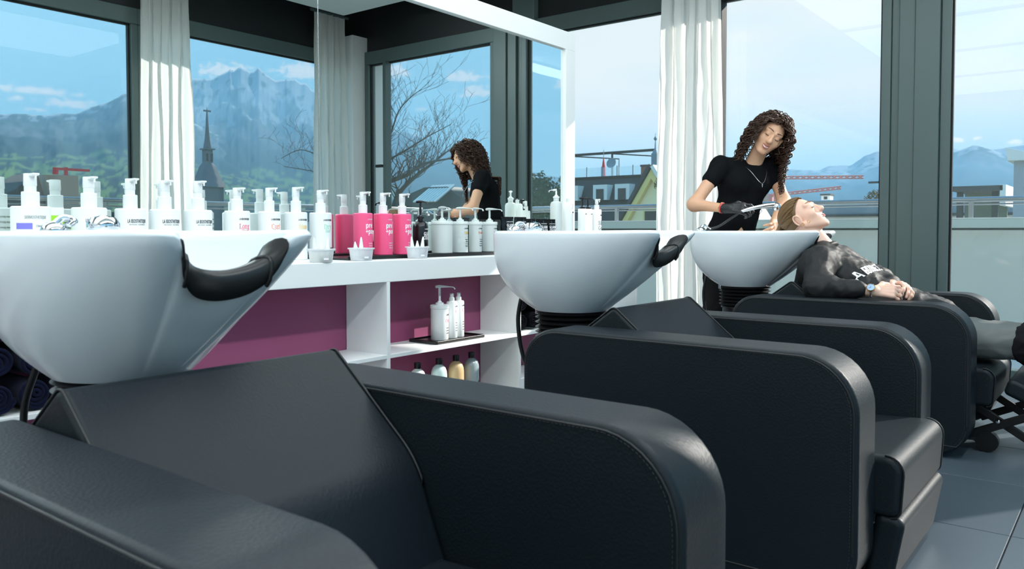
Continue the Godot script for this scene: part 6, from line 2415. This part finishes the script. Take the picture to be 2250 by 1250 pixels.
func bush(called: String, label: String, at: Vector3, r: float, tall: float, m: Material, n: int):
	var t := thing(called, label, "bush", at)
	var g := RandomNumberGenerator.new()
	g.seed = int(at.x * 31.0 + at.z * 17.0)
	part(t, "stem", lathe_mesh(V2([0.06, -25.0 - at.y, 0.03, tall * 0.5, 0.0, tall * 0.5]), 8), M.bark)
	var b := MB.new()
	for i in n:
		var d := Vector3(g.randfn(), g.randfn(), g.randfn()).normalized()
		var p := Vector3(d.x * r, tall * 0.62 + d.y * r * 1.05, d.z * r) * Vector3.ONE
		p = Vector3(d.x * r, tall * 0.62 + d.y * r * 1.05, d.z * r) * 1.0
		p += -d * r * 0.35 * pow(g.randf(), 2.0) + d * 0.1 * r * g.randfn()
		var u := d.cross(Vector3(g.randfn(), g.randfn(), g.randfn())).normalized() * r * 0.11
		var w := d.cross(u).normalized() * r * 0.07 + d * r * 0.05
		b.quad(p - u, p - w, p + u, p + w)
	var f := part(t, "foliage", b.mesh(), m)
	f.set_meta("kind", "stuff")

func town_mirrored():
	# church tower with a needle spire
	var c := thing("church_spire", "grey church tower with a needle spire and weathervane, seen in the mirror", "church", Vector3(53.1, -20, 80))
	part(c, "church_tower", box_mesh(Vector3(-1.25, 0, -1.25), Vector3(1.25, 26.2, 1.25)), M.church_wall)
	part(c, "tower_roof", lathe_mesh(V2([2.1, 26.0, 1.75, 26.6, 1.25, 27.6, 0.95, 28.4, 0.55, 28.9]), 4, Transform3D(Basis(Vector3.UP, PI / 4), Vector3.ZERO)), M.church_wall)
	part(c, "belfry", box_mesh(Vector3(-0.42, 28.5, -0.42), Vector3(0.42, 30.4, 0.42)), M.church_wall)
	for s in [-1.0, 1.0]:
		part(c, "belfry_opening", box_mesh(Vector3(s * 0.3 - 0.13, 29.0, -0.44), Vector3(s * 0.3 + 0.13, 29.9, -0.41)), M.window_dark)
	part(c, "belfry_cornice", box_mesh(Vector3(-0.62, 30.35, -0.62), Vector3(0.62, 30.5, 0.62)), M.church_wall)
	part(c, "needle_spire", lathe_mesh(V2([0.48, 30.5, 0.30, 31.6, 0.18, 33.0, 0.09, 34.6, 0.0, 35.4]), 8), M.church_wall)
	part(c, "weathervane", box_mesh(Vector3(-0.45, 34.75, -0.03), Vector3(0.5, 34.95, 0.03)), M.church_wall)
	# dark wedge-roofed building with a pale gable behind the first bottles
	var w := thing("wedge_roof_house", "dark-roofed house with a pale brown wall, seen in the mirror behind the first bottles", "building", Vector3(9.0, 0, 16))
	var wm := MB.new()
	wm.slab(PackedVector2Array([Vector2(0.05, -20), Vector2(0.75, -20), Vector2(0.75, 2.38), Vector2(-0.1, 2.36), Vector2(0.05, 1.7)]), 0.3, 0.01, 1, Transform3D(Basis.IDENTITY, Vector3(-0.02, 0, 0)))
	part(w, "house_wall", wm.mesh(), mat("clay_wall", Color(0.62, 0.54, 0.48), 0.9))
	var w2 := MB.new()
	w2.slab(PackedVector2Array([Vector2(-2.4, -20), Vector2(0.6, -20), Vector2(0.3, 1.6), Vector2(-0.12, 2.42), Vector2(-0.6, 2.0), Vector2(-1.2, 1.7), Vector2(-2.4, 1.5)]), 1.5, 0.01, 1, Transform3D(Basis.IDENTITY, Vector3(0, 0, 1.0)))
	part(w, "dark_roof", w2.mesh(), M.slate)
	var rc := thing("red_crane", "thin red crane over the green fields, seen in the mirror", "crane", Vector3(67.8, -20, 150), 0.0, "red cranes before the mountains")
	part(rc, "crane_mast", box_mesh(Vector3(-0.25, 0, -0.25), Vector3(0.25, 32.6, 0.25)), M.flag_red)
	part(rc, "crane_jib", box_mesh(Vector3(-2.2, 32.0, -0.2), Vector3(4.2, 32.45, 0.2)), M.flag_red)
	part(rc, "crane_ballast", box_mesh(Vector3(-2.2, 31.2, -0.3), Vector3(-1.4, 32.0, 0.3)), M.flag_red)
	# roof with a row of glazing bars
	var s := thing("skylight_roof_house", "grey roof with a bright ribbed skylight, seen in the mirror below the tree", "building", Vector3(16, 0, 9.6))
	var sm := MB.new()
	sm.slab(PackedVector2Array([Vector2(-1.2, -20), Vector2(1.3, -20), Vector2(1.3, 1.75), Vector2(0.8, 1.95), Vector2(0.1, 2.15), Vector2(-0.75, 2.14), Vector2(-1.2, 1.85)]), 3.0, 0.01, 1, Transform3D(Basis(Vector3(0, 0, 1), Vector3(0, 1, 0), Vector3(-1, 0, 0)), Vector3(1.6, 0, 0)))
	part(s, "house_body", sm.mesh(), M.slate)
	for k in 8:
		var z := -0.10 - 0.105 * k
		var q := MB.new()
		q.rbox(Vector3(0.9, 0.035, 0.07), 0.004, 1, Transform3D(Basis(Vector3.BACK, 0.55), Vector3(-0.12, 1.96, z)))
		part(s, "skylight_bar", q.mesh(), M.render_white)
	var sl := MB.new()
	sl.rbox(Vector3(0.86, 0.02, 0.86), 0.004, 1, Transform3D(Basis(Vector3.BACK, 0.55), Vector3(-0.10, 1.945, -0.46)))
	part(s, "skylight_glass", sl.mesh(), M.lead)
	# tall evergreens on the far terrace
	for k in 2:
		bush("evergreen_shrub", ["tall dark evergreen beside the pillar in the mirror", "tall dark evergreen behind the pump bottles at the mirror frame"][k], Vector3(10.2, -0.1, 1.62 - 0.80 * k), 0.34, 2.5 + 0.1 * (k % 2), M.leaf, 1400)
	bare_tree()

func bare_tree():
	var t := thing("bare_tree", "leafless spreading tree outside the window corner, seen in the mirror", "tree", Vector3(22, -20, 17.5))
	var o := Vector3(22, -20, 17.5)
	var g := RandomNumberGenerator.new()
	g.seed = 5
	var limbs := [
		[[22.0, -20.0, 17.5, 0.45], [22.0, 0.5, 17.55, 0.30], [22.0, 2.15, 17.6, 0.20], [21.9, 2.55, 17.6, 0.17], [21.8, 2.8, 17.3, 0.14], [21.8, 2.95, 16.6, 0.12], [21.9, 3.1, 16.1, 0.10], [22.0, 3.46, 15.4, 0.07], [22.1, 3.62, 13.8, 0.03]],
		[[22.0, 0.5, 17.5, 0.2], [22.2, 2.1, 17.1, 0.15], [22.3, 2.6, 16.8, 0.12], [22.3, 3.1, 16.0, 0.10], [22.3, 3.5, 15.2, 0.06], [22.4, 3.85, 14.7, 0.035], [22.5, 4.1, 13.9, 0.015]],
		[[22.0, 2.15, 17.6, 0.12], [21.6, 2.7, 17.9, 0.10], [21.4, 3.4, 17.4, 0.08], [21.3, 4.0, 16.9, 0.06], [21.2, 4.6, 16.3, 0.045], [21.2, 5.35, 15.9, 0.035], [21.2, 5.8, 15.3, 0.025], [21.2, 6.05, 14.7, 0.012]],
		[[21.4, 3.4, 17.4, 0.06], [21.8, 3.9, 16.4, 0.05], [22.0, 4.3, 15.6, 0.04], [22.1, 4.5, 15.2, 0.03], [22.2, 4.85, 14.2, 0.014]],
		[[22.0, 2.1, 17.6, 0.12], [22.2, 2.6, 18.3, 0.09], [22.3, 3.3, 18.4, 0.08], [22.4, 3.8, 18.9, 0.07], [22.4, 4.3, 19.9, 0.05], [22.4, 4.1, 21.5, 0.04], [22.5, 4.5, 23.3, 0.025], [22.5, 4.2, 24.7, 0.014]],
		[[22.4, 3.5, 18.6, 0.06], [22.7, 3.4, 20.0, 0.05], [22.9, 3.3, 21.8, 0.04], [23.0, 3.6, 23.2, 0.03], [23.0, 3.9, 25.2, 0.012]],
		[[21.3, 4.0, 16.9, 0.04], [21.2, 4.8, 16.6, 0.03], [21.1, 5.6, 16.4, 0.022], [21.1, 6.2, 16.0, 0.01]]]
	for li in limbs.size():
		var pts := []
		var rad := []
		for q in limbs[li]:
			pts.append(Vector3(q[0], q[1], q[2]) - o)
			rad.append(q[3])
		var path := smooth_path(pts, 5)
		var rr := PackedFloat32Array()
		for i in path.size():
			var f := float(i) / 5.0
			var a := mini(int(f), rad.size() - 1)
			var b2 := mini(a + 1, rad.size() - 1)
			rr.append(lerpf(rad[a], rad[b2], f - a) * 0.75)
		var mb := MB.new()
		mb.tube(path, rr, 8)
		var limb := part(t, "trunk" if li == 0 else "limb", mb.mesh(), M.bark)
		var tw := MB.new()
		var start := 20 if li == 0 else 4
		for i in range(start, path.size() - 1):
			for k in 1 + i % 2:
				twig(tw, path[i], (path[i + 1] - path[i]).normalized(), 0.6 + 0.9 * g.randf(), rr[i] * 0.4, 3, g)
		var st := part(limb, "twigs", tw.mesh(), M.bark)
		st.set_meta("kind", "stuff")

func twig(b: MB, p: Vector3, dir: Vector3, ln: float, r: float, depth: int, g: RandomNumberGenerator):
	var d := (dir * 0.6 + Vector3(g.randfn() * 0.5, absf(g.randfn()) * 0.55 + 0.15, g.randfn() * 0.7)).normalized()
	var pts := PackedVector3Array([p])
	var rr := PackedFloat32Array([maxf(r, 0.006)])
	var q := p
	var n := 4
	for i in n:
		d = (d + Vector3(g.randfn(), g.randfn() * 0.6 + 0.15, g.randfn()) * 0.2).normalized()
		q += d * ln / n
		pts.append(q)
		rr.append(maxf(r * (1.0 - (i + 1.0) / n * 0.75), 0.005))
		if depth > 1 and i > 0 and g.randf() < 0.6:
			twig(b, q, d, ln * 0.5, r * 0.55, depth - 1, g)
	b.tube(pts, rr, 3, false)

func interp(prof: Array, a: float) -> float:
	# prof is sorted by falling azimuth or rising; find the two around a
	for i in prof.size() - 1:
		var x0: float = prof[i][0]
		var x1: float = prof[i + 1][0]
		if (a >= minf(x0, x1)) and (a <= maxf(x0, x1)):
			return lerpf(prof[i][1], prof[i + 1][1], (a - x0) / (x1 - x0))
	return prof[0][1] if absf(a - prof[0][0]) < absf(a - prof[prof.size() - 1][0]) else prof[prof.size() - 1][1]

# a range of hills whose crest stands at the given heights (degrees) as seen from eye
func range_of_hills(called: String, label: String, eye: Vector3, prof: Array, d0: float, d1: float, el0: float, snow: float, meadow: float, rough: float, seed_: int):
	var t := thing(called, label, "mountain", eye + Vector3(0, -eye.y, 0))
	var nz := FastNoiseLite.new()
	nz.seed = seed_
	nz.frequency = 1.0
	nz.fractal_type = FastNoiseLite.FRACTAL_RIDGED
	nz.fractal_octaves = 5
	var n2 := FastNoiseLite.new()
	n2.seed = seed_ + 9
	n2.frequency = 1.0
	n2.fractal_octaves = 5
	var a0: float = prof[0][0]
	var a1: float = prof[prof.size() - 1][0]
	var na := 260
	var nd := 46
	var mb := MB.new()
	mb.tint = true
	var rows := []
	for j in nd + 4:
		var row := PackedVector3Array()
		for i in na + 1:
			var az := lerpf(a0, a1, float(i) / na)
			var crest := interp(prof, az) + 0.05 * rough * n2.get_noise_2d(az * 9.0, 3.0)
			var d: float
			var el: float
			if j <= nd:
				var q := float(j) / nd
				d = lerpf(d0, d1, q)
				var s := pow(q, 0.85)
				var bump: float = (nz.get_noise_2d(az * 0.22, q * 2.2 + seed_) * 0.5 + n2.get_noise_2d(az * 0.5, q * 5.0) * 0.35) * rough * sin(PI * minf(q * 1.02, 1.0)) * 0.9
				el = minf(lerpf(el0, crest, s) + bump, lerpf(el0, crest, minf(q * 1.25, 1.0)) + 0.02)
			else:
				var q := float(j - nd) / 3.0
				d = d1 + 60.0 * q
				el = lerpf(crest, el0 - 1.0, q)
			var ra := deg_to_rad(az)
			row.append(Vector3(cos(ra) * d, eye.y + d * tan(deg_to_rad(el)), sin(ra) * d))
		rows.append(row)
	mb.skin(rows, false, a1 > a0)
	for j in nd + 4:
		var q := minf(float(j) / nd, 1.0)
		for i in na + 1:
			var az := lerpf(a0, a1, float(i) / na)
			var k := j * (na + 1) + i
			var col := Color(0.035, 0.07, 0.075)  # bluish-dark tones and dimmed snow carry part of the distance haze
			var n := n2.get_noise_2d(az * 1.4, q * 9.0 + 5.0)
			var ridge := nz.get_noise_2d(az * 0.45, q * 4.0)
			if q > snow and n * 0.9 + ridge * 0.7 + (q - snow) * 1.2 > 0.34:
				col = Color(0.27, 0.31, 0.35)
			elif q > snow * 0.75:
				col = Color(0.10, 0.125, 0.14) if n > -0.05 else Color(0.045, 0.08, 0.085)
			elif q < meadow and n2.get_noise_2d(az * 0.9, q * 26.0) > 0.02:
				col = Color(0.15, 0.235, 0.095)
			mb.c[k] = col
	part(t, "mountain_side", mb.mesh(), M.land)
	tag(t, label, "mountain", "mountains around the town")

func mountains():
	var eye := Vector3(0, 0.96, 0)
	var back := Vector3(0, 0.96, 2.0 * MIRROR_Z)
	range_of_hills("hill_range", "blue forested ridge seen left in the mirror", back, [[80.0, 6.4], [71.22, 6.96], [69.86, 6.88], [69.17, 6.98], [68.47, 7.01], [67.63, 6.98], [66.78, 7.18], [65.92, 7.18], [65.03, 7.66], [64.01, 8.06], [63.44, 8.41], [63.28, 8.62], [62.89, 8.62], [61.91, 8.46], [58.0, 6.5], [52.0, 3.6]], 260.0, 620.0, 1.2, 0.92, 0.5, 0.9, 3)
	range_of_hills("jagged_mountain", "jagged snowy mountain behind the church spire in the mirror", back, [[66.0, 6.5], [61.91, 8.74], [60.28, 9.56], [59.18, 9.86], [58.48, 9.88], [57.84, 9.89], [57.55, 10.11], [57.07, 10.35], [56.78, 10.6], [56.58, 10.49], [56.12, 10.78], [55.78, 10.66], [55.55, 10.49], [55.2, 10.6], [54.96, 10.85], [54.67, 10.54], [54.27, 10.27], [53.86, 10.0], [53.44, 10.11], [52.61, 10.21], [52.25, 9.92], [51.89, 9.97], [51.56, 9.56], [50.45, 9.03], [49.23, 8.47], [48.0, 7.89], [46.0, 6.5]], 330.0, 950.0, 1.6, 0.55, 0.22, 1.6, 21)
	range_of_hills("hill_range", "blue stepped ridge behind the bare tree in the mirror", back, [[50.0, 7.9], [48.0, 7.67], [47.32, 7.5], [46.6, 7.33], [46.13, 7.0], [45.73, 6.69], [45.35, 6.86], [45.1, 6.86], [44.56, 6.65], [43.99, 6.41], [43.61, 6.07], [42.98, 5.95], [42.4, 5.73], [41.7, 5.64], [40.43, 5.17], [38.82, 4.7], [35.29, 3.91], [32.1, 3.41], [28.0, 3.2], [15.0, 3.0], [0.0, 3.4]], 380.0, 800.0, 1.2, 0.97, 0.2, 0.8, 33)
	range_of_hills("snow_range", "pale distant snowy range on the right", eye, [[-30.0, 3.2], [-20.13, 4.12], [-16.98, 3.98], [-16.43, 4.24], [-15.6, 4.27], [-15.05, 4.25], [-14.51, 4.62], [-14.24, 4.84], [-13.71, 5.02], [-13.57, 5.08], [-12.64, 5.01], [-12.25, 4.94], [-10.58, 4.98], [-9.57, 5.1], [-9.32, 5.15], [-8.83, 4.96], [-7.85, 4.91], [-6.66, 4.96], [-5.5, 5.11], [0.0, 4.6]], 900.0, 1250.0, 2.5, 0.3, 0.0, 0.6, 41)
	range_of_hills("blue_mountain", "blue wooded mountain above the pavilion on the right", eye, [[-40.0, 2.6], [-24.0, 3.33], [-21.31, 3.75], [-18.83, 4.09], [-18.12, 4.04], [-16.98, 3.95], [-15.59, 3.83], [-15.04, 3.73], [-14.5, 3.97], [-13.96, 4.13], [-13.16, 4.34], [-12.37, 4.31], [-11.34, 4.5], [-10.06, 4.62], [-9.57, 4.74], [-8.83, 4.96], [-8.34, 5.15], [-8.1, 5.22], [-7.86, 5.16], [-7.13, 4.9], [-6.42, 4.51], [-5.72, 4.13], [-4.79, 3.68], [-1.0, 3.0], [6.0, 2.6]], 420.0, 760.0, 0.8, 0.90, 0.0, 0.6, 55)
